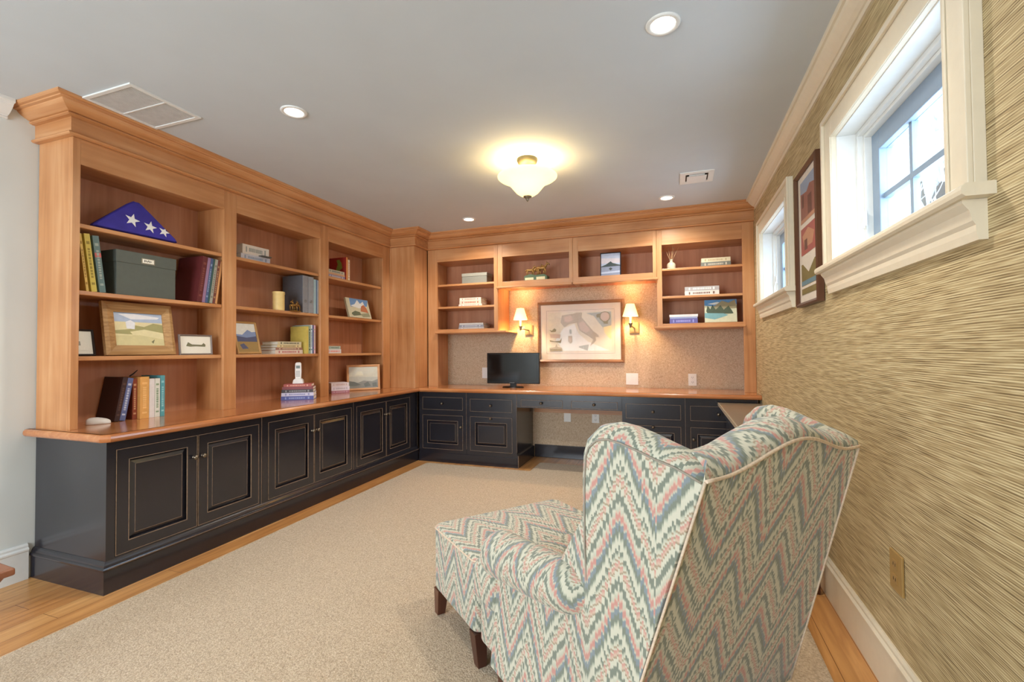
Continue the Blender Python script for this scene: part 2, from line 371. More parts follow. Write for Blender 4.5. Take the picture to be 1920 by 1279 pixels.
# carpet laid into the room, notched into the kneehole
pts = [(-2.5, Y_+.1), (0.51, Y_+.1), (0.51, 4.335), (-0.60, 4.335), (-0.60, 4.70), (-1.36, 4.70), (-1.36, 4.335), (-2.5, 4.335)]
tag(M1().prism(pts, 2, 0.0, 0.011).build('carpet', RUG, bevel=0.004), 'large beige loop pile carpet cut to follow the cabinets', 'carpet')

# ------------------------------------------------------------------ windows on the right wall
def side_window(n, y0, y1, label, big):
    xi = XR
    r = M1()
    # jamb liner boards
    r.box(xi-.005, .90, y0-.0195, y0, WZ0-.03, WZ1).box(xi-.005, .90, y1, y1+.0195, WZ0-.03, WZ1).box(xi-.005, .90, y0-.0195, y1+.0195, WZ1, WZ1+.0195)
    # stepped frame
    r.box(.745, .83, y0, y0+.018, WZ0, WZ1).box(.745, .83, y1-.018, y1, WZ0, WZ1).box(.745, .83, y0+.018, y1-.018, WZ1-.02, WZ1)
    r.box(.765, .84, y0+.018, y0+.034, WZ0, WZ1-.02).box(.765, .84, y1-.034, y1-.018, WZ0, WZ1-.02).box(.765, .84, y0+.034, y1-.034, WZ1-.034, WZ1-.02)
    root = struct(r.build('window_%d' % n, WTRIM, bevel=.002), label, 'window')
    # casing
    c = M1(); w_ = .115; x0, x1 = xi-.025, xi
    for a, bb, z0, z1 in ((y0-w_, y0-.004, WZ0-.03, WZ1+w_), (y1+.004, y1+w_, WZ0-.03, WZ1+w_)): c.box(x0, x1, a, bb, z0, z1)
    c.box(x0, x1, y0-.004, y1+.004, WZ1+.004, WZ1+w_)
    for a, bb in ((y0-w_, y0-w_+.022), (y1+w_-.022, y1+w_)): c.box(x0-.012, x0, a, bb, WZ0-.03, WZ1+w_)
    c.box(x0-.012, x0, y0-w_+.022, y1+w_-.022, WZ1+w_-.022, WZ1+w_)
    c.box(x0-.005, x0, y0-.018, y0-.004, WZ0-.03, WZ1+.018).box(x0-.005, x0, y1+.004, y1+.018, WZ0-.03, WZ1+.018).box(x0-.005, x0, y0-.004, y1+.004, WZ1+.004, WZ1+.018)
    c.build('casing', CREAM, root, bevel=.002, world=False)
    s = M1(); s.prism([(xi+.12, WZ0-.03), (xi-.055, WZ0-.03), (xi-.062, WZ0-.024), (xi-.064, WZ0-.015), (xi-.062, WZ0-.006), (xi-.055, WZ0), (xi+.12, WZ0)], 1, y0-w_-.03, y1+w_+.03)
    s.build('window_sill', CREAM, root, world=False)
    a = M1(); z = WZ0-.03
    a.prism([(xi, z-.095), (xi-.018, z-.095), (xi-.022, z-.075), (xi-.022, z-.06), (xi-.028, z-.05), (xi-.034, z-.025), (xi-.046, z-.008), (xi-.046, z), (xi, z)], 1, y0-w_+.004, y1+w_-.004)
    a.build('apron', CREAM, root, world=False)
    # sash
    m = M1(); a0, a1, s0, s1 = y0+.034, y1-.034, WZ0, WZ1-.034; sw = .07
    m.box(.79, .84, a0, a0+sw, s0, s1).box(.79, .84, a1-sw, a1, s0, s1).box(.79, .84, a0+sw, a1-sw, s1-sw*1.15, s1).box(.79, .84, a0+sw, a1-sw, s0, s0+.05)
    so = m.build('sash', SASH, root, bevel=.003, world=False)
    g = M1(); ga0, ga1, gz0_, gz1_ = a0+sw, a1-sw, s0+.05, s1-sw*1.15
    g.box(.814, .818, ga0, ga1, gz0_, gz1_).build('pane', GLASS, so, world=False)
    k = M1()
    for i in (1, 2): yy = ga0+(ga1-ga0)*i/3; k.box(.806, .826, yy-.011, yy+.011, gz0_, gz1_)
    zz = (gz0_+gz1_)/2; k.box(.805, .827, ga0, ga1, zz-.011, zz+.011)
    k.build('muntins', SASH, so, world=False)
    t = M1().box(.755, .765, y1-.034-.012, y1-.034-.002, 1.70, 1.76); t.box(.748, .757, y1-.045, y1-.035, 1.69, 1.715)
    t.build('latch', WHITE, root, world=False)
side_window(1, WIN[0][0], WIN[0][1], 'nearer high window with grey blue sash and muntins in the grasscloth wall', True)
side_window(2, WIN[1][0], WIN[1][1], 'farther high window close to the desk cabinets', False)

# ------------------------------------------------------------------ wooden crown and frieze
CR = [(0, 2.3355), (0.026, 2.3355), (0.032, 2.339), (0.034, 2.344), (0.030, 2.350), (0.017, 2.352), (0.017, 2.430), (0.034, 2.432), (0.042, 2.436), (0.042, 2.442), (0.036, 2.446), (0.046, 2.448),
      (0.062, 2.455), (0.080, 2.466), (0.090, 2.476), (0.092, 2.481), (0.106, 2.483), (0.108, 2.488), (0.120, 2.490), (0.127, 2.495), (0.127, 2.505), (0, 2.505)]
XF, YF, Y0 = -2.971, 4.632, 1.502
PX, PY = -2.659, 4.358
path = [((XW, Y0), (0, -1)), ((XF, Y0), (1, -1)), ((XF, PY), (1, -1)), ((PX, PY), (1, -1)), ((PX, YF), (1, -1)), ((XR, YF), (0, -1))]
cm_ = thing('crown_molding', 'stepped alder crown moulding running over the bookcases to the ceiling', 'crown molding', (XF, PY, 2.335))
M1().path_extrude(CR, path[:1]+[((XF, Y0), (1, -1))]).build('end_return', WX, cm_)
M1().path_extrude(CR, path[1:3]).build('left_run', WY, cm_)
M1().path_extrude(CR, path[2:5]).build('column_cap', WX, cm_)
M1().path_extrude(CR, path[4:]).build('back_run', WX, cm_)

# ------------------------------------------------------------------ left bookcase
def face_beads(*a): pass
bk = thing('bookcase', 'tall alder bookcase with three open bays along the left wall', 'bookcase', (XW, Y0, 0.792))
zt, zT = 0.792, 2.335
BAYS = [(1.537, 2.366), (2.464, 3.298), (3.403, 4.228)]
M1().box(XW+.005, XF-.02, Y0, Y0+.02, zt, zT).build('side_panel', WV, bk)
M1().box(XW+.003, XW+.012, Y0+.02, PY, zt, zT).build('back_panel', WP, bk)
for a, c in ((2.385, 2.445), (3.317, 3.384)): M1().box(XW+.012, XF-.02, a, c, zt, zT).build('divider', WV, bk)
M1().box(XW+.012, XF-.02, 4.255, PY, zt, zT).build('side_panel', WV, bk)
for a, c in ((Y0, 1.537), (2.366, 2.464), (3.298, 3.403), (4.228, PY)): M1().box(XF-.02, XF, a, c, zt, zT).build('stile', WV, bk, bevel=.0015)
for a, c in BAYS: M1().box(XF-.02, XF, a, c, 2.198, zT).build('top_rail', WY, bk, bevel=.0015)
M1().box(XW+.012, XF-.02, Y0+.02, PY, 2.215, 2.235).build('top_panel', WY, bk)
SH = [1.176, 1.529, 1.889]
for (a, c), (ia, ic) in zip(BAYS, [(1.522, 2.385), (2.445, 3.317), (3.384, 4.255)]):
    for z in SH: M1().box(XW+.012, XF-.024, ia, ic, z-.024, z).build('shelf', WY, bk, bevel=.004)
# column in the corner
co = thing('corner_column', 'square alder column between the bookcase and the desk cabinets', 'column', (PX-.15, PY+.13, 0.792))
b = M1().box(XF, PX, PY, PY+.02, zt, zT).box(PX-.02, PX, PY+.02, YF, zt, zT)
b.build('casing', WV, co, bevel=.002)
M1().box(XF+.01, PX-.03, PY+.03, YB-.01, zt, zT).build('core', WV, co)

# ------------------------------------------------------------------ wall cabinets above the desk
def wallcab(label, x0, x1, fx0, fx1, zb, open0, openz, shelves, down=None):
    """x0..x1 unit, fx0..fx1 opening"""
    r = thing('wall_cabinet', label, 'cabinet', ((x0+x1)/2, YB, zb))
    D = YB-.004
    M1().box(x0+.0008, fx0, YF, YF+.02, zb if not (down == 'l') else zt, zT).build('stile', WV, r, bevel=.0015)
    M1().box(fx1, x1-.0008, YF, YF+.02, zb if not (down == 'r') else zt, zT).build('stile', WV, r, bevel=.0015)
    M1().box(fx0, fx1, YF, YF+.02, openz, zT).build('top_rail', WX, r, bevel=.0012)
    M1().box(fx0, fx1, YF, YF+.02, zb, open0).build('bottom_rail', WX, r, bevel=.0012)
    px0, px1 = x0+.002, x1-.002
    b = M1()
    if down == 'l': b.box(x0+.004, x0+.062, YF+.02, D, zt, zT)
    else: b.box(px0, px0+.02, YF+.02, D, zb, zT)
    b.build('side_panel', WV, r); b = M1()
    if down == 'r': b.box(x1-.045, x1-.004, YF+.02, D, zt, zT)
    else: b.box(px1-.02, px1, YF+.02, D, zb, zT)
    b.build('side_panel', WV, r)
    i0 = x0+.062 if down == 'l' else px0+.02; i1 = x1-.045 if down == 'r' else px1-.02
    M1().box(i0, i1, YF+.02, D-.012, open0-.02, open0-.002).build('bottom_panel', WX, r)
    M1().box(i0, i1, D-.012, D, zb, zT).build('back_panel', WP, r)
    M1().box(i0, i1, YF+.02, D-.012, openz+.005, openz+.02).build('top_panel', WX, r)
    for z in shelves: M1().box(i0, i1, YF+.024, D-.012, z-.022, z).build('shelf', WX, r, bevel=.003)
    M1().box(x0+(.10 if down == 'l' else -.012 if zb > 1.6 else -.03), x1+(.10 if down == 'l' else .012 if down is None else -.08), YF-.03, (D if down else YF+.05), zb-.02, zb).build('ledge', WX, r, bevel=.006, seg=3)
    return r
zl, zm = 1.405, 1.875
wallcab('left wall cabinet with three open shelves beside the corner column', -2.651, -1.797, -2.531, -1.842, zl, 1.432, 2.195, [1.940, 1.688], 'l')
wallcab('left of the two shallow open cabinets over the framed map', -1.797, -.976, -1.742, -1.014, zm, 1.928, 2.195, [])
wallcab('right of the two shallow open cabinets over the framed map', -.976, -.161, -.921, -.196, zm, 1.928, 2.190, [])
wallcab('right wall cabinet with three open shelves beside the small window', -.161, XR-.001, -.113, .581, zl, 1.432, 2.187, [1.962, 1.696], 'r')

# ------------------------------------------------------------------ base cabinets
def T3(axis, X0, Y0_):
    """map (u along face, d outwards, z) to world box. axis 'L': face looks +x ; 'B': face looks -y"""
    def bx(mb, u0, u1, d0, d1, z0, z1):
        if axis == 'L': mb.box(X0+min(d0, d1), X0+max(d0, d1), u0, u1, z0, z1)
        else: mb.box(u0, u1, Y0_-max(d0, d1), Y0_-min(d0, d1), z0, z1)
    def pt(u, d, z): return (X0+d, u, z) if axis == 'L' else (u, Y0_-d, z)
    return bx, pt
def knob(parent, pt, u, z, axis, r=.014):
    b = M1(); prof = [(.0085, 0), (.0085, .003), (.0045, .006), (.0045, .013), (r*.8, .016), (r, .021), (r*.9, .027), (r*.45, .031), (0.0005, .032)]
    c = pt(u, 0, z)
    if axis == 'L': b.lathe([(q, h) for q, h in prof], c, 'x', 14)
    else: b.lathe([(q, -h) for q, h in prof], c, 'y', 14)
    k = b.build('knob', KNOB, parent)
    return k
def panel_front(root, name, axis, X0, Y0_, u0, u1, z0, z1, fw=.06, knobs=(), flat=False):
    bx, pt = T3(axis, X0, Y0_)
    b = M1(); g = .0025; e = .003
    a0, a1, c0, c1 = u0+g, u1-g, z0+g, z1-g
    if flat:
        bx(b, a0, a1, -.018, 0, c0, c1)
    else:
        bx(b, a0, a0+fw, -.018, 0, c0, c1); bx(b, a1-fw, a1, -.018, 0, c0, c1); bx(b, a0+fw, a1-fw, -.018, 0, c0, c0+fw); bx(b, a0+fw, a1-fw, -.018, 0, c1-fw, c1)
        # raised field
        p0, p1, q0, q1 = a0+fw, a1-fw, c0+fw, c1-fw; s_ = .030
        bx(b, p0, p1, -.018, -.016, q0, q1)
        R1 = [pt(p0+.003, -.0155, q0+.003), pt(p1-.003, -.0155, q0+.003), pt(p1-.003, -.0155, q1-.003), pt(p0+.003, -.0155, q1-.003)]
        R2 = [pt(p0+s_, -.001, q0+s_), pt(p1-s_, -.001, q0+s_), pt(p1-s_, -.001, q1-s_), pt(p0+s_, -.001, q1-s_)]
        b.faces(R1+R2, [(0, 1, 5, 4), (1, 2, 6, 5), (2, 3, 7, 6), (3, 0, 4, 7), (4, 5, 6, 7)])
    b.mat(1)
    def rim(m0, m1, n0, n1, t, d0, d1):
        bx(b, m0, m1, d0, d1, n0, n0+t); bx(b, m0, m1, d0, d1, n1-t, n1); bx(b, m0, m0+t, d0, d1, n0+t, n1-t); bx(b, m1-t, m1, d0, d1, n0+t, n1-t)
    rim(a0, a1, c0, c1, e, -.002, .0012)
    if not flat:
        rim(p0-.0022, p1+.0022, q0-.0022, q1+.0022, .0032, -.004, .0012)
        rim(p0+s_-.001, p1-s_+.001, q0+s_-.001, q1-s_+.001, .0016, -.002, -.0002)
    o = b.build(name, [BLACK, TAN], root)
    for (ku, kz) in knobs: knob(o, pt, ku, kz, axis)
    return o
def base_unit(label, axis, u0, u1, X0, Y0_, depth, fronts, z0=.155, z1=.752, plinth=True, endface=None):
    bx, pt = T3(axis, X0, Y0_)
    c = pt((u0+u1)/2, -depth/2, 0)
    r = thing('base_cabinet', label, 'cabinet', (c[0], c[1], 0))
    b = M1(); bx(b, u0+.001, u1-.001, -depth, -.02, .10, z1); b.build('carcass', BLACK, r)
    # face frame = strips around fronts
    b = M1(); us = sorted({u0, u1} | {f[1] for f in fronts} | {f[2] for f in fronts}); zs = sorted({.10, z1} | {f[3] for f in fronts} | {f[4] for f in fronts})
    for i in range(len(us)-1):
        for j in range(len(zs)-1):
            cu, cz = (us[i]+us[i+1])/2, (zs[j]+zs[j+1])/2
            if us[i+1]-us[i] < 1e-4 or zs[j+1]-zs[j] < 1e-4: continue
            if any(f[1] < cu < f[2] and f[3] < cz < f[4] for f in fronts): continue
            bx(b, us[i]+(.001 if i == 0 else 0), us[i+1]-(.001 if i == len(us)-2 else 0), -.02, 0, zs[j], zs[j+1])
    b.mat(1); bx(b, u1-.0035, u1-.001, -.01, .0008, z0, z1)
    b.build('face_frame', [BLACK, TAN], r)
    for f in fronts: panel_front(r, f[0], axis, X0, Y0_, f[1], f[2], f[3], f[4], knobs=f[5], flat=(f[0] == 'drawer' and f[4]-f[3] < .2))
    return r, bx, pt
def plinth_left(r, u0, u1, end=False):
    X = -2.677
    pr = [(-.08, 0), (.014, 0), (.014, .112), (.019, .117), (.020, .124), (.017, .131), (.012, .134), (.011, .142), (.006, .152), (.0005, .158), (-.08, .158)]
    b = M1()
    if end: b.path_extrude(pr, [((XW+.004, Y0), (0, -1)), ((X, Y0), (1, -1)), ((X, u1), (1, 0))])
    else: b.path_extrude(pr, [((X, u0), (1, 0)), ((X, u1), (1, 0))])
    b.mat(1).box(X+.0190, X+.0204, u0, u1, .1225, .1255)
    b.build('plinth', [BLACK, TAN], r)
def dpair(a, m, c, zk=.578):
    return [('door', a, m, .165, .705, [(m-.026, zk)]), ('door', m, c, .165, .705, [(m+.026, zk)])]
XC = -2.677
r, bx, pt = base_unit('nearest black base cabinet, its two doors at the end of the left run', 'L', Y0, 2.42, XC, 0, .585, dpair(1.543, 1.970, 2.398)); plinth_left(r, Y0, 2.42, True)
r, bx, pt = base_unit('middle black two-door base cabinet of the left run', 'L', 2.42, 3.375, XC, 0, .585, dpair(2.470, 2.905, 3.350)); plinth_left(r, 2.42, 3.375)
r, bx, pt = base_unit('farthest black two-door base cabinet of the left run, next to the inside corner', 'L', 3.375, 4.437, XC, 0, .585, dpair(3.412, 3.860, 4.290)); plinth_left(r, 3.375, 4.437)
YC = 4.437; DEP = YB-YC-.005
def plinth_back(r, u0, u1, side=None):
    b = M1(); b.box(u0, u1, YC-.008, YC+.06, 0, .10)
    if side == 'r': b.box(u1-.002, u1+.016, YC-.008, YB-.02, 0, .125); b.mat(1).box(u1+.0135, u1+.017, YC-.0095, YC-.0055, 0.005, .125)
    if side == 'l': b.box(u0-.016, u0+.002, YC-.008, YB-.02, 0, .125)
    b.build('plinth', [BLACK, TAN], r)
r, _, _ = base_unit('black desk cabinet with a drawer over a door at the inside corner', 'B', XC+.024, -2.085, 0, YC, DEP, [('drawer', -2.613, -2.126, .556, .695, [(-2.37, .628)]), ('door', -2.613, -2.126, .135, .504, [(-2.146, .385)])]); plinth_back(r, XC+.024, -2.085)
r, _, _ = base_unit('black desk pedestal of two drawers left of the kneehole', 'B', -2.085, -1.525, 0, YC, DEP, [('drawer', -2.047, -1.574, .552, .688, [(-1.81, .622)]), ('drawer', -2.047, -1.574, .142, .504, [(-1.81, .487)])]); plinth_back(r, -2.085, -1.525, 'r')
r, _, _ = base_unit('black desk pedestal of two drawers right of the kneehole', 'B', -.483, .075, 0, YC, DEP, [('drawer', -.450, .038, .546, .686, [(-.206, .617)]), ('drawer', -.450, .038, .130, .490, [(-.206, .478)])]); plinth_back(r, -.483, .075, 'l')
r, _, _ = base_unit('black desk cabinet with a drawer over a door beside the right wall', 'B', .075, XR-.022, 0, YC, DEP, [('drawer', .112, .60, .546, .684, [(.345, .615)]), ('door', .112, .60, .130, .492, [(.140, .385)])]); plinth_back(r, .075, XR-.022)
# pencil drawers over the kneehole
r = thing('drawer_unit', 'slim pair of black pencil drawers spanning the kneehole', 'drawers', (-1.004, 4.7, .612))
b = M1().box(-1.524, -.484, YC+.02, 4.93, .62, .752); b.build('carcass', BLACK, r)
b = M1().box(-1.524, -1.484, YC, YC+.02, .612, .752).box(-1.049, -.966, YC, YC+.02, .612, .752).box(-.522, -.484, YC, YC+.02, .612, .752)
b.box(-1.484, -1.049, YC, YC+.02, .695, .752).box(-.966, -.522, YC, YC+.02, .695, .752).box(-1.484, -1.049, YC, YC+.02, .612, .619).box(-.966, -.522, YC, YC+.02, .612, .619)
b.build('face_frame', BLACK, r)
for a, c in ((-1.484, -1.049), (-.966, -.522)): panel_front(r, 'drawer', 'B', 0, YC, a, c, .619, .695, knobs=[((a+c)/2, .664)], flat=True)
M1().box(-1.50, -.51, YB-.028, YB-.003, .50, .61).build('back_rail', WX, r)
struct(M1().box(-1.505, -.505, YB-.016, YB, 0, .14).build('baseboard_back', BLACK, bevel=.003), 'black baseboard at the back of the kneehole', 'baseboard')

# worktop (L shaped)
XN, YN = -2.625, 4.385
def nose(z0, z1, k=6):
    c = (z0+z1)/2; h = (z1-z0)/2
    return [(h*math.sin(a)*.9, c-h*math.cos(a)) for a in [PI*i/k for i in range(k+1)]]
wt = thing('worktop', 'long L-shaped alder worktop running over all the black cabinets', 'worktop', (-2.9, 4.6, .752))
ch = .022
po = [(XW+.003, Y0-.035), (XN-ch, Y0-.035), (XN, Y0-.035+ch), (XN, YN), (XN, YB-.004), (XW+.003, YB-.004)]
b = M1(); b.prism(po, 2, .752, .792)
nz = nose(.752, .792)
b.path_extrude(nz+[(-.01, .792), (-.01, .752)], [((XW+.003, Y0-.035), (0, -1)), ((XN-ch, Y0-.035), (.414, -1)), ((XN, Y0-.035+ch), (1, -.414)), ((XN, YN+.01), (1, 0))])
b.build('left_section', TOPY, wt)
b = M1().box(XN, XR-.002, YN, YB-.004, .752, .792)
b.path_extrude(nz+[(-.01, .792), (-.01, .752)], [((XN, YN), (0, -1)), ((XR-.002, YN), (0, -1))])
b.build('desk_section', TOPX, wt)

# return desk along the right wall
r = thing('desk_return', 'low black return desk with a grey top along the right wall behind the armchair', 'desk', (.5, 3.4, 0))
TAUPE = plain('taupe_laminate', (132, 118, 100), rough=0.3, var=.05, scale=8)
b = M1().box(.346, XR-.003, 2.56, YC-.03, .700, .722); b.mat(1).box(.338, .346, 2.56, YC-.03, .698, .7225)
b.build('top', [TAUPE, plain('light_edge', (176, 160, 138), rough=.4)], r)
M1().box(.375, XR-.03, 2.60, YC-.04, .615, .699).build('apron', BLACK, r)
M1().box(.40, .42, 3.2, YC-.04, .012, .615).build('side_panel', BLACK, r)
M1().box(.43, .655, 3.2, 3.22, .012, .615).build('end_panel', BLACK, r)
for x in (.39, .60):
    M1().prism([(x, .615), (x+.05, .615), (x+.04, .0 if x > .5 else .012), (x+.012, .0 if x > .5 else .012)], 1, 2.61, 2.65).build('leg', LEG, r, bevel=.002)

# ------------------------------------------------------------------ lamps and ceiling things
def can(x, y, label, power=30):
    r = thing('recessed_light', label, 'light', (x, y, CZ), group=None)
    M1().lathe([(.048, -.001), (.050, -.006), (.064, -.007), (.068, -.003), (.068, 0)], (0, 0, 0), cap=False, seg=32).build('trim_ring', WTRIM, r, world=False)
    M1().lathe([(.0005, -.003), (.047, -.003), (.049, -.0005)], (0, 0, 0), cap=False, seg=32).build('lens', LENS, r, world=False)
    l = bpy.data.lights.new('downlight', 'SPOT'); l.energy = power; l.spot_size = math.radians(150); l.spot_blend = 0.8; l.shadow_soft_size = .05; l.color = (1, .93, .82)
    o = bpy.data.objects.new('downlight', l); COL.objects.link(o); o.location = (x, y, CZ-.03)
can(-.029, 1.945, 'largest recessed ceiling light, nearest on the right side')
can(-1.949, 1.963, 'recessed ceiling light above the first bookcase bay')
can(-1.93, 4.19, 'recessed ceiling light in front of the left wall cabinet')
can(-.054, 4.21, 'recessed ceiling light in front of the right wall cabinet')
# flush bowl fixture
fx, fy = -.945, 3.014
r = thing('ceiling_lamp', 'semi-flush ceiling lamp with a flared alabaster glass bowl', 'lamp', (fx, fy, CZ))
M1().lathe([(.0, 0), (.070, 0), (.072, -.008), (.066, -.026), (.05, -.036), (.02, -.04), (0.001, -.04)]).build('canopy', plain('dark_bronze', (84, 78, 58), rough=.55, metal=.4), r, world=False)
M1().lathe([(.009, -.035), (.009, -.26)], seg=12).build('stem', NICK, r, world=False)
prof = [(.205, -.120), (.204, -.126), (.194, -.134), (.175, -.143), (.152, -.154), (.132, -.168), (.114, -.186), (.097, -.208), (.076, -.232), (.050, -.250), (.012, -.258)]
inner = [(q*.975-.001, h+.005) for q, h in prof[::-1]]
M1().lathe(prof+inner+[prof[0]], seg=48, cap=False).build('glass_bowl', BOWL, r, world=False)
M1().lathe([(.001, -.256), (.03, -.258), (.028, -.264), (.014, -.272), (.012, -.280), (.004, -.292), (0.0005, -.296)], seg=16).build('finial', NICK, r, world=False)
for k in range(3):
    a = 2*PI*k/3+.5
    l = bpy.data.lights.new('bulb', 'POINT'); l.energy = 1.3; l.color = (1, .80, .52); l.shadow_soft_size = .025
    o = bpy.data.objects.new('bulb', l); COL.objects.link(o); o.location = (fx+.07*math.cos(a), fy+.07*math.sin(a), CZ-.135)
# supply grilles
r = thing('ceiling_vent', 'large square white louvred return grille beside the bookcase crown', 'vent', (-2.66, 1.65, CZ))
b = M1().box(-2.842, -2.478, 1.472, 1.492, CZ-.008, CZ).box(-2.842, -2.478, 1.812, 1.832, CZ-.008, CZ).box(-2.842, -2.822, 1.492, 1.812, CZ-.008, CZ).box(-2.498, -2.478, 1.492, 1.812, CZ-.008, CZ).box(-2.822, -2.498, 1.648, 1.656, CZ-.007, CZ)
b.build('frame', WTRIM, r, bevel=.001)
b = M1()
for k in range(27):
    x = -2.818+k*.012; b.box(x, x+.0085, 1.492, 1.812, CZ-.0045, CZ-.0025)
b.box(-2.822, -2.498, 1.492, 1.812, CZ-.0012, CZ-.0002)
b.build('louvres', plain('grille_white', (206, 206, 204), rough=.5), r)
r = thing('ceiling_vent', 'small white curved-blade air register near the desk', 'vent', (.17, 3.775, CZ))
b = M1().box(.05, .29, 3.655, 3.70, CZ-.007, CZ).box(.05, .29, 3.855, 3.90, CZ-.007, CZ).box(.05, .09, 3.70, 3.855, CZ-.007, CZ).box(.25, .29, 3.70, 3.855, CZ-.007, CZ)
b.build('frame', WTRIM, r, bevel=.001)
M1().box(.09, .25, 3.70, 3.855, CZ-.0015, CZ-.0005).build('duct', DARKM, r)
b = M1()
for (x0, x1, y0, y1) in ((.10, .24, 3.73, 3.845),): b.box(x0, x1, y0, y1, CZ-.012, CZ-.009)
b.box(.115, .225, 3.715, 3.719, CZ-.012, CZ-.003)
b.build('blade', WTRIM, r)

SBR = plain('aged_brass', (150, 124, 88), rough=.55, metal=.6)
def sconce(xp, xs, label):
    r = thing('wall_sconce', label, 'lamp', (xp, YB, 1.355))
    z = 1.415
    M1().box(xp-.048, xp+.048, YB-.014, YB-.001, z-.058, z+.058).build('back_plate', SBR, r, bevel=.004)
    b = M1().box(xp-.036, xp+.036, YB-.018, YB-.014, z-.046, z+.046); b.build('plate_step', SBR, r, bevel=.002)
    M1().tube([(xp, YB-.018, z), (xp, YB-.07, z), ((xp+xs)/2, YB-.10, z+.01), (xs, YB-.16, z+.01)], .007, 8).build('arm', NICK, r)
    M1().lathe([(.004, -.02), (.012, -.012), (.012, .0), (.020, .02), (.022, .03), (.012, .034), (.011, .12), (.001, .12)], (xs, YB-.16, z+.015), seg=14).build('candle_cup', NICK, r)
    M1().lathe([(.011, .036), (.011, .11)], (xs, YB-.16, z+.0155), seg=14).build('candle_sleeve', WHITE, r)
    b = M1().lathe([(.078, .0), (.040, .125)], (xs, YB-.16, 1.530), seg=32, cap=False).lathe([(.0765, .0), (.0385, .125)], (xs, YB-.16, 1.530), seg=32, cap=False)
    b.build('lamp_shade', SHADE, r)
    b = M1()
    b.tube([(xs+.0785*math.cos(a), YB-.16+.0785*math.sin(a), 1.530) for a in [2*PI*i/32 for i in range(32)]], .0018, 6, True)
    b.tube([(xs+.0405*math.cos(a), YB-.16+.0405*math.sin(a), 1.655) for a in [2*PI*i/32 for i in range(32)]], .0018, 6, True)
    b.build('shade_trim', CREAM, r)
    l = bpy.data.lights.new('bulb', 'POINT'); l.energy = 8; l.color = (1, .74, .44); l.shadow_soft_size = .02
    o = bpy.data.objects.new('bulb', l); COL.objects.link(o); o.location = (xs, YB-.16, 1.60)
sconce(-1.560, -1.612, 'brass sconce with lit pleated shade left of the framed map')
sconce(-.405, -.430, 'brass sconce with lit pleated shade right of the framed map')

# ------------------------------------------------------------------ generic small things
def poly_layers(b, layers, w, h, y, x0=0, z0=0, start=0):
    """each layer: (material index, [(u,v)..]) flat print, ink layers a fraction of a mm apart"""
    for k, (mi, pts) in enumerate(layers):
        b.mat(mi); yy = y-.00025*(k+1)
        b.faces([(x0+u*w, yy, z0+v*h) for u, v in pts], [tuple(range(len(pts)))])
    b.mat(0)
def frame_obj(name, label, cat, loc, rotz, w, h, border, depth, fmat, print_layers, pmats, mat_w=0, matm=None, lean=0.0, group=None, glass=True, stand=False, inner=None):
    r = thing(name, label, cat, loc, (lean, 0, rotz), group)
    x0 = -w/2
    b = M1()
    o_ = [(x0, 0), (x0+w, 0), (x0+w, h), (x0, h)]; B = border
    i_ = [(x0+B, B), (x0+w-B, B), (x0+w-B, h-B), (x0+B, h-B)]
    def ring(A, ya, C, yc):
        b.faces([(p[0], ya, p[1]) for p in A]+[(p[0], yc, p[1]) for p in C], [(k, (k+1) % 4, 4+(k+1) % 4, 4+k) for k in range(4)])
    m_ = [(x0+B*.35, B*.35), (x0+w-B*.35, B*.35), (x0+w-B*.35, h-B*.35), (x0+B*.35, h-B*.35)]
    ring(o_, 0, o_, -depth*.8); ring(o_, -depth*.8, m_, -depth); ring(m_, -depth, i_, -depth*.6); ring(i_, -depth*.6, i_, 0); ring(i_, 0, o_, 0)
    b.build('frame', fmat, r, world=False)
    b = M1(); pw, ph = w-2*B, h-2*B
    b.box(x0+B-.002, x0+w-B+.002, -depth*.35, -.001, B-.002, h-B+.002)
    if mat_w:
        b.build('mount', matm or PAPER, r, world=False); b = M1()
        b.box(x0+B+mat_w, x0+w-B-mat_w, -depth*.35-.0012, -depth*.35, B+mat_w, h-B-mat_w)
        poly_layers(b, print_layers, pw-2*mat_w, ph-2*mat_w, -depth*.35-.0012, x0+B+mat_w, B+mat_w)
    else: poly_layers(b, print_layers, pw, ph, -depth*.35, x0+B, B)
    b.build('print', pmats, r, world=False)
    if glass: M1().box(x0+B-.001, x0+w-B+.001, -depth*.5-.001, -depth*.5, B-.001, h-B+.001).build('glass', PGLASS, r, world=False)
    if stand:
        k = h*.72; q = abs(lean); dy = k*math.sin(q)*1.9
        # strut foot lies on the shelf plane
        c_, s_ = math.cos(-lean), math.sin(-lean)
        fy_ = .002+k*.45
        zf = -fy_*math.tan(lean) if abs(lean) > 0.01 else 0
        M1().prism([(.0, k), (.004, k), (fy_+.004, zf+.004), (fy_, zf+.002)], 0, -.02, .02).build('strut', DARKM, r, world=False)
    return r
def grayscale(): pass
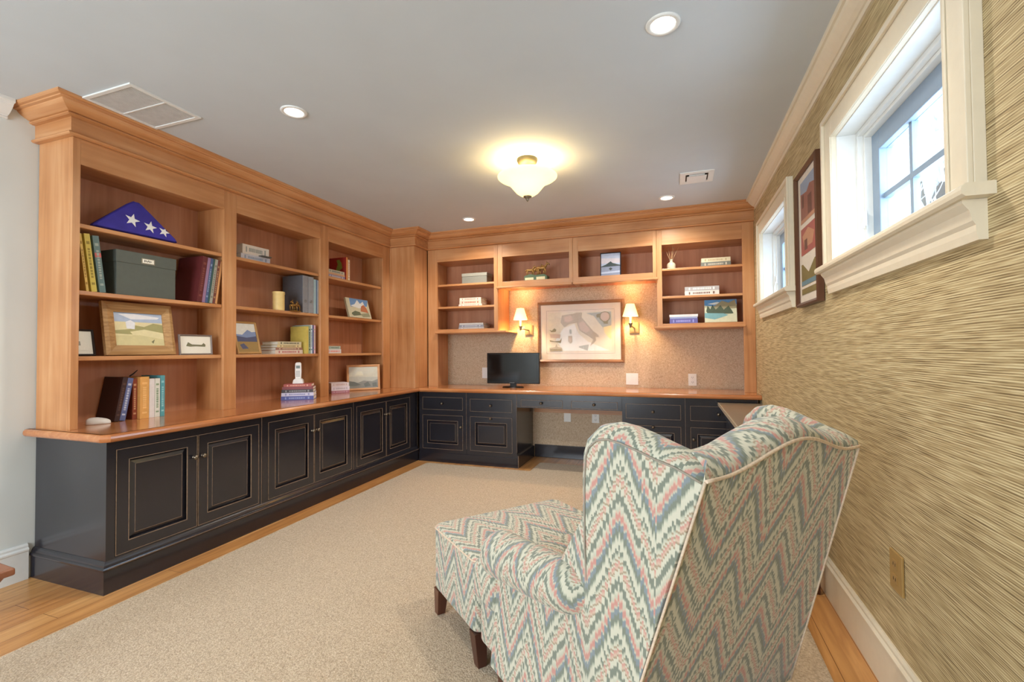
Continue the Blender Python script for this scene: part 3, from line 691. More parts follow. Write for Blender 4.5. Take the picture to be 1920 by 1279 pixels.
def book(label, loc, rotz, t, h, d, cover, lean=0, flat=False, group=None, origin='l', pages=PAPER, band=None, name='book', roll=0, tilt_cat='book', band2=None):
    """standing: thickness t along x, height h along z, depth d into +y, spine facing -y.  flat: length h along x, t along z"""
    r = thing(name, label, tilt_cat, loc, (0, lean, rotz), group)
    cm = colmat(cover); c = .0022 if t > .012 else .001
    off = -t if origin == 'r' else 0
    def bx(b, a0, a1, y0, y1, z0, z1):
        if flat: b.box(z0, z1, y0, y1, a0, a1)
        else: b.box(a0+off, a1+off, y0, y1, z0, z1)
    b = M1(); bx(b, 0, c, 0, d, 0, h); bx(b, t-c, t, 0, d, 0, h); bx(b, c, t-c, 0, c, 0, h)
    mats = [cm]
    if band:
        mats.append(colmat(band)); b.mat(1)
        bx(b, t*.22, t*.78, -.0006, 0, h*.12, h*.16)
        z = h*.24
        random.seed(int(h*10000+t*7777))
        while z < h*.74:
            l_ = h*random.uniform(.02, .05); bx(b, t*.3, t*.7, -.0006, 0, z, z+l_); z += l_+h*.015
        bx(b, t*.22, t*.78, -.0006, 0, h*.82, h*.87)
    if band2:
        mats.append(colmat(band2)); b.mat(len(mats)-1); bx(b, 0.0002, t-.0002, -.0005, 0, h*.62, h*.70); b.mat(0)
    b.build('cover', mats, r, world=False)
    b = M1(); bx(b, c, t-c, c, d-.004, .003, h-.003); b.build('pages', pages, r, world=False)
    return r
LZ = PI/2
def lstack(x, ycen, z, items, gname, jitter=.004, rot=None):
    """flat stack on the left bookcase; items (label,len,thick,depth,cover,band, pages_front)"""
    for i, it in enumerate(items):
        lab, ln, t, d, cov, band = it[:6]
        dy = random.uniform(-jitter, jitter)
        off = it[6] if len(it) > 6 else 0
        ra = LZ if rot is None else rot
        q = ln/2-dy-off
        book(lab, (x-q*math.cos(ra), ycen-q*math.sin(ra), z), ra, t, ln, d, cov, flat=True, group=gname, band=band); z += t+.0004
    return z
def bstack(y, xc, z, items, gname):
    for i, it in enumerate(items):
        lab, ln, t, d, cov, band = it[:6]; off = it[6] if len(it) > 6 else 0
        book(lab, (xc-ln/2+off, y, z), 0, t, ln, d, cov, flat=True, group=gname, band=band); z += t+.0004
    return z
S1, S2, S3, S0 = 1.889, 1.529, 1.176, .792
E = .0006
# ---- bay 1
# folded flag
def star(cx, cz, R, rot=0):
    return [(cx+(R if k % 2 == 0 else R*.40)*math.sin(rot+k*PI/5), cz+(R if k % 2 == 0 else R*.40)*math.cos(rot+k*PI/5)) for k in range(10)]
FBLUE = plain('flag_blue', (52, 42, 140), rough=.8, var=.15, scale=14, bump=.6)
r = thing('folded_flag', 'folded blue flag triangle with white stars on the top shelf', 'flag', (-3.06, 1.845, S1+E), (math.radians(-7), 0, LZ))
W_, Hh = .46, .205
b = M1()
outl = [(-W_/2, .004), (-W_/2+.02, 0), (W_/2-.02, 0), (W_/2, .004), (W_/2-.01, .02), (.03, Hh-.012), (.012, Hh), (-.012, Hh), (-.03, Hh-.012), (-W_/2+.01, .02)]
n = len(outl); rows = []
for (sc, yy) in ((.93, 0), (1, -.012), (1, -.045), (.94, -.060)):
    rows.append([(p[0]*sc, yy, Hh*.34+(p[1]-Hh*.34)*sc if yy in (0, -.060) else p[1]) for p in outl])
V = [v for row in rows for v in row]; fs = []
for i in range(3):
    for k in range(n): fs.append((i*n+k, i*n+(k+1) % n, (i+1)*n+(k+1) % n, (i+1)*n+k))
fs += [tuple(range(n))[::-1], tuple(range(3*n, 4*n))]
b.faces(V, fs)
zmin = Hh*.34*(1-.94)
b.build('cloth', FBLUE, r, bevel=.004, world=False)
b = M1()
SW = plain('star_white', (232, 230, 226), rough=.8, var=.03)
for (cx, cz, R_, ro_) in ((-.035, .080, .042, .25), (.062, .062, .039, .2)):
    p = star(cx, cz, R_, ro_); b.faces([(q[0], -.0608, q[1]) for q in p], [tuple(range(10))])
p = [(q[0], min(q[1], Hh*.34+(Hh-.012-(q[0]/.94-.03)*(Hh-.032)/(W_/2-.04)-Hh*.34)*.94-.001)) for q in star(.142, .052, .034, .3)]
b.faces([(q[0], -.0608, q[1]) for q in p], [tuple(range(10))])
b.build('stars', SW, r, world=False)
g = 'books leaning at the left of the second shelf'
th = math.radians(-7)
for (yy, t, hh, c, bd, b2, lab) in ((1.588, .012, .31, (214, 178, 92), (160, 120, 50), None, 'tall golden yellow book leaning against the end post of the bookcase'),
        (1.612, .026, .315, (206, 184, 84), (150, 130, 50), None, 'tall mustard yellow book leaning second in the row beside the grey file box'),
        (1.650, .030, .312, (96, 118, 116), (150, 160, 150), (196, 96, 90), 'tall teal grey book with a red spine band leaning beside the grey file box')):
    book(lab, (-3.01, yy, S2+E), LZ, t, hh, .22, c, lean=th, band=bd, band2=b2, group=g)
r = thing('file_box', 'dark grey-green file box with a metal label holder on the second shelf', 'box', (-3.02, 1.902, S2+E), (0, 0, LZ))
GB = plain('grey_green_board', (84, 88, 80), rough=.55, var=.05)
M1().box(-.167, .167, 0, .225, 0, .225).build('body', GB, r, bevel=.003, world=False)
M1().box(-.170, .170, -.003, .228, .19, .262).build('lid', GB, r, bevel=.003, world=False)
b = M1().box(-.038, .038, -.0055, -.003, .200, .234); b.mat(1).box(-.032, .032, -.0062, -.0055, .205, .229); b.mat(2)
for k in range(6): b.box(-.022+k*.007, -.018+k*.007, -.0066, -.0062, .211+(k % 2)*.003, .224-(k % 3)*.002)
b.build('label_holder', [NICK, PAPER, DARKM], r, world=False)
g = 'albums leaning to the right on the second shelf'
th = math.radians(8)
yy = 2.338
for (t, hh, c, bd, lab) in ((.015, .305, (206, 150, 96), None, 'thin tan album leaning at the right end of the second shelf'), (.018, .307, (112, 60, 52), (170, 130, 90), 'narrow reddish brown album between the tan and grey albums'),
        (.020, .31, (158, 154, 140), (120, 116, 100), 'pale grey album leaning in the second shelf row'), (.012, .31, (52, 84, 78), None, 'thin dark green album leaning in the second shelf row'),
        (.018, .312, (70, 86, 124), (130, 146, 170), 'navy blue album leaning in the second shelf row'), (.020, .312, (146, 112, 140), None, 'mauve album leaning beside the maroon one'),
        (.034, .315, (92, 30, 30), (120, 60, 50), 'thick maroon album leaning with its cover towards the file box')):
    book(lab, (-3.0, yy, S2+E), LZ, t, hh, .23, c, lean=th, band=bd, group=g, origin='r'); yy -= (t+.001)/math.cos(th)
LAND = [colmat((226, 214, 168)), colmat((176, 190, 214)), colmat((166, 160, 108)), colmat((212, 200, 150)), colmat((232, 232, 236)), colmat((120, 116, 84))]
lay = [(1, [(0, .72), (1, .72), (1, 1), (0, 1)]), (4, [(.1, .95), (.35, .8), (.9, .84), (.95, .9), (.4, .97)]), (2, [(0, .45), (.3, .5), (.42, .62), (.6, .58), (.8, .7), (1, .66), (1, .35), (.5, .33), (0, .36)]),
       (4, [(.24, .52), (.4, .5), (.42, .7), (.33, .78), (.23, .72)]), (0, [(.3, .42), (.6, .5), (1, .4), (1, .2), (.4, .25)]), (3, [(0, .3), (.5, .32), (1, .2), (1, 0), (0, 0)]), (5, [(.72, .12), (.8, .2), (.76, .06)])]
frame_obj('picture_frame', 'small black framed print at the left end of the third shelf', 'picture frame', (-3.10, 1.605, S3+E+.001), LZ, .150, .150, .010, .014, colmat((40, 30, 26)), [(1, [(.34, .3), (.62, .32), (.6, .58), (.4, .6)])], [PAPER, colmat((150, 146, 132))], mat_w=.02, lean=-.2, stand=True)
frame_obj('picture_frame', 'large distressed gold wood frame around a beach landscape', 'picture frame', (-3.045, 1.885, S3+E+.001), LZ, .385, .315, .058, .03, OLDW, lay, LAND, lean=-.17, stand=True)
frame_obj('picture_frame', 'small grey framed print with a wide white mount on the third shelf', 'picture frame', (-3.03, 2.212, S3+E), LZ, .225, .135, .010, .014, colmat((126, 112, 104)), [(1, [(0, .3), (.2, .2), (.5, .25), (.98, .2), (1, .5), (.9, .8), (.8, .5), (.3, .55), (.1, .9)])], [PAPER, colmat((120, 116, 88))], mat_w=.036, lean=-.08, stand=True)
# mouse
r = thing('computer_mouse', 'white computer mouse on the worktop at the bookcase end', 'mouse', (-3.085, 1.690, S0+E), (0, 0, math.radians(62)))
b = M1(); P = []
for i in range(13):
    a = PI*i/12; x = -.055*math.cos(a); rr = math.sin(a)**.6
    P.append([(x, .030*rr*math.cos(c), .003+max(0, .034*rr*math.sin(c)*(1-.25*x/.055))) for c in [PI*j/10 for j in range(11)]]+[(x, -.030*rr*.95, 0), (x, .030*rr*.95, 0)])
b.quadgrid(P, close_j=True); b.build('shell', WHITE, r, world=False)
M1().lathe([(.0005, -.004), (.005, -.003), (.005, .003), (.0005, .004)], (-.03, 0, .024), 'y', 10).build('scroll_wheel', colmat((120, 120, 120)), r, world=False)
# leaning binders / books on the worktop bay 1
g = 'books at the bottom of the first bay'
th = math.radians(13)
book('dark brown binder leaning with its wide cover towards the mouse', (-3.075, 1.789, S0+E), LZ, .026, .258, .17, (58, 34, 32), lean=math.radians(10), group=g, origin='r', band=(90, 60, 50))
book('blue spined book leaning against the upright row on the worktop', (-3.075, 1.820, S0+E), LZ, .0295, .252, .17, (96, 106, 150), lean=math.radians(10), group=g, origin='r', band=(190, 196, 214))
book('reddish brown book standing between the leaning blue one and the orange one', (-3.085, 1.889, S0+E), LZ, .024, .245, .16, (140, 66, 42), lean=0, group=g, origin='r', band=(200, 150, 110))
book('thick orange yellow book standing on the worktop', (-3.06, 1.891, S0+E), LZ, .050, .254, .18, (224, 166, 92), group=g, band=(240, 190, 120))
book('white book standing beside the orange one', (-3.06, 1.943, S0+E), LZ, .030, .240, .18, (228, 220, 216), group=g)
book('second white book, with a small green mark, standing in the row', (-3.06, 1.975, S0+E), LZ, .030, .240, .18, (222, 222, 210), group=g, band=(140, 160, 130))
book('turquoise book at the right end of the upright row', (-3.06, 2.008, S0+E), LZ, .026, .257, .18, (88, 158, 166), group=g, band=(150, 200, 204))
tag(M1().tube([(-3.11, 1.862, 1.052), (-3.11, 1.885, 1.068), (-3.11, 1.906, 1.088)], [.004, .004, .002], 8).build('pen', DARKM), 'black pen sticking up above the leaning books', 'pen')

# ---- bay 2
g = 'boxes and books on the top shelf of the middle bay'
z = lstack(-3.03, 2.682, S1+E, [('pale lower box with a dark cover edge on the top shelf of the middle bay', .262, .042, .20, (206, 202, 206), (150, 160, 176)), ('cream boxed set stacked on the middle bay top shelf', .238, .072, .19, (226, 214, 200), (160, 160, 150))], g)
tag(M1().box(-3.026, -2.99+.0, 2.70, 2.79, S1+.043, S1+.050).build('eyeglasses_case', colmat((96, 92, 84))), 'thin grey case lying in front of the cream boxed set', 'case')
r = thing('pillar_candle', 'cream pillar candle standing on the second shelf', 'candle', (-3.04, 2.905, S2+E))
M1().lathe([(.001, 0), (.044, 0), (.045, .004), (.045, .130), (.047, .133), (.047, .150), (.044, .153), (.036, .146), (.001, .144)], seg=28).build('wax', plain('candle_wax', (236, 206, 136), rough=.4), r, world=False)
M1().tube([(0, 0, .143), (.001, 0, .156)], .001, 6).build('wick', DARKM, r, world=False)
GOLD = plain('dull_gold', (146, 110, 56), rough=.4, metal=.7, var=.2)
def animal(b, ox, oy, oz, s, head=1):
    """small four-legged ornament: trunk, neck, head, legs, tail"""
    b.tube([(ox-.030*s, oy, oz+.036*s), (ox-.018*s, oy, oz+.038*s), (ox, oy, oz+.037*s), (ox+.018*s, oy, oz+.039*s), (ox+.026*s, oy, oz+.040*s)], [.004*s, .011*s, .0095*s, .011*s, .006*s], 10)
    b.tube([(ox+.020*s*head, oy, oz+.041*s), (ox+.030*s*head, oy, oz+.055*s), (ox+.034*s*head, oy, oz+.062*s)], [.008*s, .0055*s, .004*s], 8)
    b.tube([(ox+.030*s*head, oy, oz+.064*s), (ox+.040*s*head, oy, oz+.060*s), (ox+.048*s*head, oy, oz+.053*s)], [.0045*s, .005*s, .0028*s], 8)
    for e in (-1, 1): b.tube([(ox+.031*s*head, oy+e*.003*s, oz+.066*s), (ox+.030*s*head, oy+e*.004*s, oz+.074*s)], [.002*s, .0006*s], 5)
    for k, (lx, le) in enumerate(((-.022, -.004), (-.016, .003), (.015, -.003), (.021, .006))):
        e = -1 if k % 2 else 1
        b.tube([(ox+lx*s, oy+e*.006*s, oz+.034*s), (ox+(lx+le)*s, oy+e*.006*s, oz+.018*s), (ox+(lx+le*.4)*s, oy+e*.006*s, oz+.001*s)], [.0055*s, .003*s, .0028*s], 7)
    b.tube([(ox-.027*s*head, oy, oz+.042*s), (ox-.036*s*head, oy, oz+.036*s), (ox-.038*s*head, oy, oz+.022*s)], [.003*s, .0028*s, .001*s], 6)
r = thing('animal_figurine', 'little gold running horses ornament beside the candle', 'figurine', (-3.0, 3.035, S2+E), (0, 0, LZ))
M1().box(-.05, .05, -.02, .02, 0, .006).build('base', GOLD, r, world=False)
b = M1(); animal(b, -.020, -.006, .006, 1.15); b.build('horse', GOLD, r, world=False)
b = M1(); animal(b, .020, .008, .006, 1.25, -1); b.build('horse', GOLD, r, world=False)
# binders
def binder(label, y, t, hh, d, rgb, lean=0):
    r = thing('ring_binder', label, 'binder', (-3.0, y, S2+E), (0, 0, LZ), 'binders on the second shelf of the middle bay')
    cm = colmat(rgb)
    b = M1().box(0, .003, 0, d, 0, hh).box(t-.003, t, 0, d, 0, hh); b.build('cover', cm, r, world=False)
    M1().box(.0005, t-.0005, -.0015, .003, 0.001, hh-.001).build('spine', colmat([min(255, v+46) for v in rgb]), r, bevel=.001, world=False)
    M1().box(.004, t-.004, .004, d-.02, .004, hh-.012).build('pages', PAPER, r, world=False)
    M1().tube([(t/2+.010*math.cos(a), -.0025, .10+.010*math.sin(a)) for a in [2*PI*i/16 for i in range(16)]], .0016, 6, True).build('finger_ring', NICK, r, world=False)
binder('dark grey ring binder nearest the gold ornament', 3.120, .062, .320, .22, (92, 92, 96))
binder('second dark grey ring binder in the middle bay', 3.184, .062, .318, .22, (100, 102, 106))
g = 'pale folders beside the ring binders'
book('pale teal folder beside the ring binders', (-3.0, 3.248, S2+E), LZ, .028, .302, .21, (164, 190, 196), group=g)
book('blue folder between two pale ones', (-3.0, 3.277, S2+E), LZ, .014, .302, .21, (104, 130, 164), group=g)
book('white folder at the right end of the binders', (-3.0, 3.292, S2+E), LZ, .022, .300, .21, (222, 222, 226), group=g)
MT = [colmat((204, 214, 222)), colmat((132, 150, 190)), colmat((84, 88, 120)), colmat((160, 130, 76)), colmat((226, 226, 220))]
lay = [(4, [(0, .6), (1, .55), (1, 1), (0, 1)]), (1, [(0, .62), (.3, .6), (.6, .78), (.8, .7), (1, .72), (1, .5), (0, .5)]), (2, [(0, .56), (.5, .5), (1, .56), (1, .34), (0, .34)]), (3, [(0, .36), (1, .36), (1, 0), (0, 0)]), (2, [(.1, .25), (.3, .3), (.5, .12), (.2, .1)])]
frame_obj('picture_frame', 'portrait wood framed mountain photo leaning on the third shelf', 'picture frame', (-3.04, 2.632, S3+E+.001), LZ, .205, .255, .016, .015, colmat((186, 144, 88)), lay, MT, lean=-.25, stand=True)
g = 'flat books on the third shelf of the middle bay'
lstack(-3.03, 3.01, S3+E, [('bottom cream book of the flat pile on the third shelf', .29, .032, .20, (226, 206, 190), (190, 110, 110)), ('thin rust red book above the cream one in the flat pile', .28, .020, .19, (164, 118, 100), (210, 190, 160)),
    ('beige book second from the top of the flat pile', .255, .022, .18, (220, 200, 150), (150, 130, 100)), ('top sand coloured book of the flat pile', .25, .026, .17, (206, 194, 160), (100, 96, 80))], g)
g = 'upright books on the third shelf of the middle bay'
yy = 3.168
for t, hh, c, bd, lab in ((.020, .235, (206, 184, 92), None, 'yellow covered book standing behind the flat pile'), (.024, .245, (150, 166, 140), (60, 70, 60), 'sage green paperback standing on the third shelf'), (.020, .25, (206, 216, 226), (90, 120, 130), 'pale blue paperback standing on the third shelf'),
        (.014, .25, (58, 66, 116), (90, 110, 160), 'thin navy book standing on the third shelf'), (.020, .25, (222, 176, 186), (180, 190, 120), 'pink book at the right end of the upright row')):
    book(lab, (-3.0, yy, S3+E), LZ, t, hh, .18, c, band=bd, group=g); yy += t+.001
g = 'books under the cordless phone'
z = lstack(-2.968, 3.032, S0+E, [('bottom blue book under the cordless phone', .250, .032, .17, (92, 98, 160), (150, 160, 200)), ('pale lilac book second from the bottom under the phone', .248, .028, .165, (206, 202, 222), (140, 140, 180)),
    ('charcoal book in the middle of the pile under the phone', .242, .026, .16, (74, 70, 74), (150, 150, 150)), ('plum red book under the topmost one', .238, .022, .16, (136, 76, 80), None), ('topmost red book carrying the cordless phone', .215, .022, .15, (178, 92, 84), (220, 170, 150))], g, rot=math.radians(34.5))
r = thing('cordless_phone', 'white cordless phone standing in its cradle on the pile of books', 'phone', (-3.01, 3.085, z+E), (0, 0, math.radians(36)))
M1().prism([(-.042, 0), (.042, 0), (.036, .03), (.024, .042), (-.024, .042), (-.036, .03)], 1, -.035, .035).build('cradle', WHITE, r, bevel=.004, world=False)
h_ = M1().prism([(-.022, .036), (.022, .036), (.025, .10), (.023, .168), (.015, .178), (-.015, .178), (-.023, .168), (-.025, .10)], 1, -.020, .008).build('handset', WHITE, r, bevel=.004, seg=3, world=False)
b = M1().box(-.015, .015, -.0215, -.0205, .128, .152); b.build('display', colmat((120, 132, 130)), h_, world=False)
b = M1()
for i in range(3):
    for j in range(4): b.box(-.014+i*.0105, -.007+i*.0105, -.0215, -.0205, .060+j*.013, .067+j*.013)
b.build('keypad', colmat((150, 150, 150)), h_, world=False)

# ---- bay 3
g = 'picture books on the top shelf of the last bay'
lstack(-3.03, 3.575, S1+E, [('bottom lavender book of the low pile under the red picture book', .24, .028, .13, (160, 150, 176), (220, 210, 210)), ('orange edged book of the low pile on the last bay top shelf', .235, .016, .13, (222, 170, 130), None), ('patterned cream book on top of the low pile', .23, .030, .12, (206, 196, 170), (120, 130, 130))], g)
r = book('red picture book with a green figure on its cover and an orange spine', (-3.02, 3.698, S1+E), LZ, .024, .225, .20, (176, 50, 40), group=g)
M1().box(.0004, .0236, -.0012, 0, .0005, .2245).build('spine', colmat((226, 150, 84)), r, world=False)
b = M1(); b.faces([(-.0008, y_, z_) for y_, z_ in ((.115, .03), (.095, .02), (.07, .05), (.085, .09), (.045, .12), (.055, .17), (.08, .205), (.115, .20), (.10, .16), (.118, .11), (.13, .07))], [tuple(range(11))])
b.build('cover_art', colmat((146, 160, 66)), r, world=False)
book('thin cream paperback standing last on the top shelf', (-3.02, 3.726, S1+E), LZ, .026, .205, .17, (238, 222, 190), group=g, band=(220, 150, 120))
tag(M1().lathe([(.001, 0), (.014, 0), (.015, .05), (.010, .062), (.006, .066), (.006, .074), (.001, .074)], (-3.10, 3.51, S2+E), seg=14).build('small_bottle', colmat((74, 58, 46), .3)), 'tiny dark bottle at the left of the last bay second shelf', 'bottle')
CV = [colmat((206, 200, 170)), colmat((112, 150, 196)), colmat((232, 232, 226)), colmat((190, 116, 78)), colmat((104, 110, 84)), colmat((150, 150, 120))]
lay = [(1, [(.15, .55), (.5, .6), (.9, .65), (1, 1), (.15, 1)]), (2, [(.15, .6), (.35, .7), (.5, .95), (.6, .75), (.75, .9), (.8, .6), (.5, .5)]), (3, [(.55, .35), (.62, .62), (.75, .72), (.85, .55), (.9, .3)]), (4, [(.1, .2), (.3, .35), (.5, .3), (.55, .15), (.2, .08)]), (5, [(.5, .2), (.9, .3), (.95, .1), (.6, .05)]), (0, [(0, 0), (.12, 0), (.16, 1), (0, 1)])]
def canvas(label, loc, rotz, w_, h_, lay, mats, lean, group=None):
    r = thing('canvas_print', label, 'canvas print', loc, (lean, 0, rotz), group)
    b = M1().box(-w_/2, w_/2, -.022, 0, 0, h_); b.build('canvas', mats[0], r, bevel=.002, world=False)
    b = M1(); poly_layers(b, lay, w_, h_, -.0225, -w_/2, 0); b.build('print', mats, r, world=False)
    return r
canvas('canvas print of a building under blue sky leaning in the last bay', (-3.06, 3.95, S2+E+.001), LZ, .355, .205, lay, CV, -.28)
g = 'small boxes on the third shelf of the last bay'
lstack(-3.03, 3.545, S3+E, [('lower white box of the two on the last bay third shelf', .19, .038, .14, (226, 222, 222), (230, 150, 140)), ('upper pale green box on the last bay third shelf', .17, .030, .12, (180, 190, 176), (120, 140, 130))], g)
g = 'books on the worktop beside the mountain drawing'
lstack(-3.05, 3.655, S0+E, [('rosy bottom book beside the framed mountain drawing', .17, .024, .15, (186, 128, 142), (220, 180, 190)), ('white middle book beside the framed mountain drawing', .172, .040, .15, (236, 226, 236), (200, 190, 200)), ('upper white book beside the framed mountain drawing', .168, .034, .15, (232, 220, 222), (210, 180, 180))], g, rot=math.radians(57))
GRY = [colmat((196, 196, 184)), colmat((214, 210, 190)), colmat((150, 152, 146)), colmat((120, 126, 122)), colmat((230, 224, 196))]
lay = [(1, [(0, .55), (1, .5), (1, 1), (0, 1)]), (4, [(.2, .6), (.3, .8), (.45, .78), (.5, .6)]), (2, [(0, .35), (.3, .25), (.5, .35), (.8, .3), (1, .4), (1, 0), (0, 0)]), (3, [(.0, .35), (.2, .3), (.4, .15), (.2, .1), (0, .12)]), (3, [(.5, .2), (.65, .3), (.75, .1), (.55, .05)]), (3, [(.8, .22), (.95, .25), (.97, .05), (.82, .05)])]
frame_obj('picture_frame', 'light wood framed grey mountain drawing on the worktop', 'picture frame', (-3.047, 4.000, S0+E), math.radians(50), .335, .262, .022, .016, colmat((214, 160, 112)), lay, GRY, lean=-.10, stand=True)

# ------------------------------------------------------------------ desk wall cabinet contents
z1, z2, z3, zm_ = 1.940+E, 1.688+E, 1.432+E, 1.928+E
r = thing('storage_box', 'grey two-tone keepsake box on the top left desk shelf', 'box', (-2.10, 4.69, z1))
M1().box(-.15, .15, 0, .16, 0, .078).build('body', colmat((134, 132, 120)), r, bevel=.002, world=False)
M1().box(-.153, .153, -.003, .163, .079, .115).build('lid', colmat((156, 152, 138)), r, bevel=.003, world=False)
g = 'white books on the left desk cabinet'
bstack(4.69, -2.15, z2, [('bottom white book on the middle left desk shelf', .285, .022, .19, (238, 218, 204), (220, 160, 150)), ('cream book between two pale ones on the left desk shelf', .265, .040, .18, (236, 212, 190), (190, 120, 90)), ('upper white book on the middle left desk shelf', .26, .030, .17, (240, 226, 206), (200, 140, 120))], g)
g = 'grey books on the lowest left desk shelf'
bstack(4.69, -2.14, z3, [('bottom grey book on the lowest left desk shelf', .31, .020, .20, (168, 166, 166), (190, 190, 200)), ('middle slate book on the lowest left desk shelf', .30, .026, .19, (134, 136, 146), (180, 180, 190)), ('top pale grey book on the lowest left desk shelf', .29, .020, .18, (186, 182, 178), None)], g)
# horses sculpture
r = thing('horse_sculpture', 'bronze galloping horses sculpture on a green and cream base', 'sculpture', (-1.385, 4.72, zm_))
b = M1().prism([(-.125, 0), (.125, 0), (.125, .045), (.09, .062), (.0, .055), (-.06, .07), (-.125, .05)], 1, -.05, .05); b.mat(1)
b.box(-.115, -.020, -.0515, -.050, .006, .032).box(.01, .105, -.0515, -.050, .006, .036)
b.build('base', [colmat((88, 108, 80)), colmat((226, 214, 170))], r, bevel=.003, world=False)
for k, (ox, oy, oz, s_) in enumerate(((-.075, 0, .062, 1.5), (-.005, .014, .056, 1.75), (.055, -.012, .060, 1.9))):
    b = M1(); animal(b, ox, oy, oz, s_); b.build('horse', plain('bronze_patina', (176, 132, 72), rough=.4, metal=.4, var=.3), r, world=False)
IS = [colmat((196, 204, 224)), colmat((150, 158, 182)), colmat((72, 84, 84)), colmat((224, 214, 220))]
lay = [(3, [(0, .55), (1, .55), (1, .75), (0, .8)]), (1, [(0, 0), (1, 0), (1, .42), (0, .42)]), (2, [(0, .42), (.25, .5), (.4, .58), (.5, .64), (.6, .56), (.8, .5), (1, .45), (1, .41), (0, .39)]), (0, [(0, .08), (1, .12), (1, .2), (0, .16)]), (2, [(.4, .3), (.5, .22), (.6, .3), (.5, .36)])]
frame_obj('picture_frame', 'thin black framed photo of an island peak above the framed map', 'picture frame', (-.605, 4.70, zm_), 0, .205, .240, .008, .014, colmat((36, 32, 40)), lay, IS, lean=-.07, stand=True)
# diffuser
r = thing('reed_diffuser', 'clear glass reed diffuser with thin reeds on the top right desk shelf', 'diffuser', (-.028, 4.72, 1.962+E))
M1().lathe([(.001, 0), (.036, 0), (.040, .006), (.040, .045), (.030, .060), (.014, .068), (.014, .090), (.018, .094), (.013, .095), (.011, .070), (.001, .066)], seg=22).build('bottle', plain('frosted_glass', (196, 186, 160), rough=.25), r, world=False)
for k, (a, q) in enumerate(((-.5, .065), (-.25, .05), (.2, .055), (.5, .07), (.1, .03))):
    M1().tube([(a*.02, 0, .088), (a*.02+(.07 if a > 0 else -.06)*abs(a)*1.6, q*.4, .225-abs(a)*.03)], .0022, 5).build('reed', colmat((206, 166, 120)), r, world=False)
g = 'books in the right desk cabinet'
bstack(4.69, .365, 1.962+E, [('lower slate patterned book on the top right desk shelf', .255, .040, .18, (120, 122, 112), (200, 190, 170)), ('upper cream book on the top right desk shelf', .25, .038, .17, (220, 206, 172), (190, 170, 130))], g)
bstack(4.69, .24, 1.696+E, [('lower white lettered book on the middle right desk shelf', .30, .042, .18, (226, 216, 206), (120, 96, 84)), ('upper grey lettered book on the middle right desk shelf', .30, .040, .18, (176, 170, 168), (230, 226, 220))], g)
bstack(4.69, .075, z3, [('deep violet bottom book on the lowest right desk shelf', .25, .048, .19, (108, 104, 168), (160, 160, 220)), ('pale blue book in the violet pile on the lowest right desk shelf', .245, .016, .18, (160, 172, 206), None), ('white topmost book of the violet pile', .255, .022, .18, (240, 228, 224), None)], g)
LK = [colmat((206, 206, 176)), colmat((90, 140, 186)), colmat((72, 84, 64)), colmat((120, 166, 170)), colmat((150, 140, 108)), colmat((224, 224, 216))]
lay = [(1, [(0, .75), (.4, .7), (1, .78), (1, 1), (0, 1)]), (5, [(.1, .82), (.4, .9), (.55, .84), (.3, .78)]), (4, [(.3, .72), (.55, .95), (.75, .85), (.95, .98), (1, .6), (.2, .55)]), (2, [(.05, .5), (.1, .75), (.18, .58), (.25, .78), (.35, .56), (.5, .75), (.6, .55), (.75, .72), (.85, .5), (.9, .36), (.1, .38)]), (3, [(0, .42), (.6, .38), (.75, .3), (.3, .12), (0, .2)]), (0, [(0, .2), (.4, .1), (.8, .35), (1, .4), (1, 0), (0, 0)])]
canvas('canvas print of pines by a lake leaning in the right desk cabinet', (.40, 4.71, z3+.001), 0, .275, .215, lay, LK, -.16)

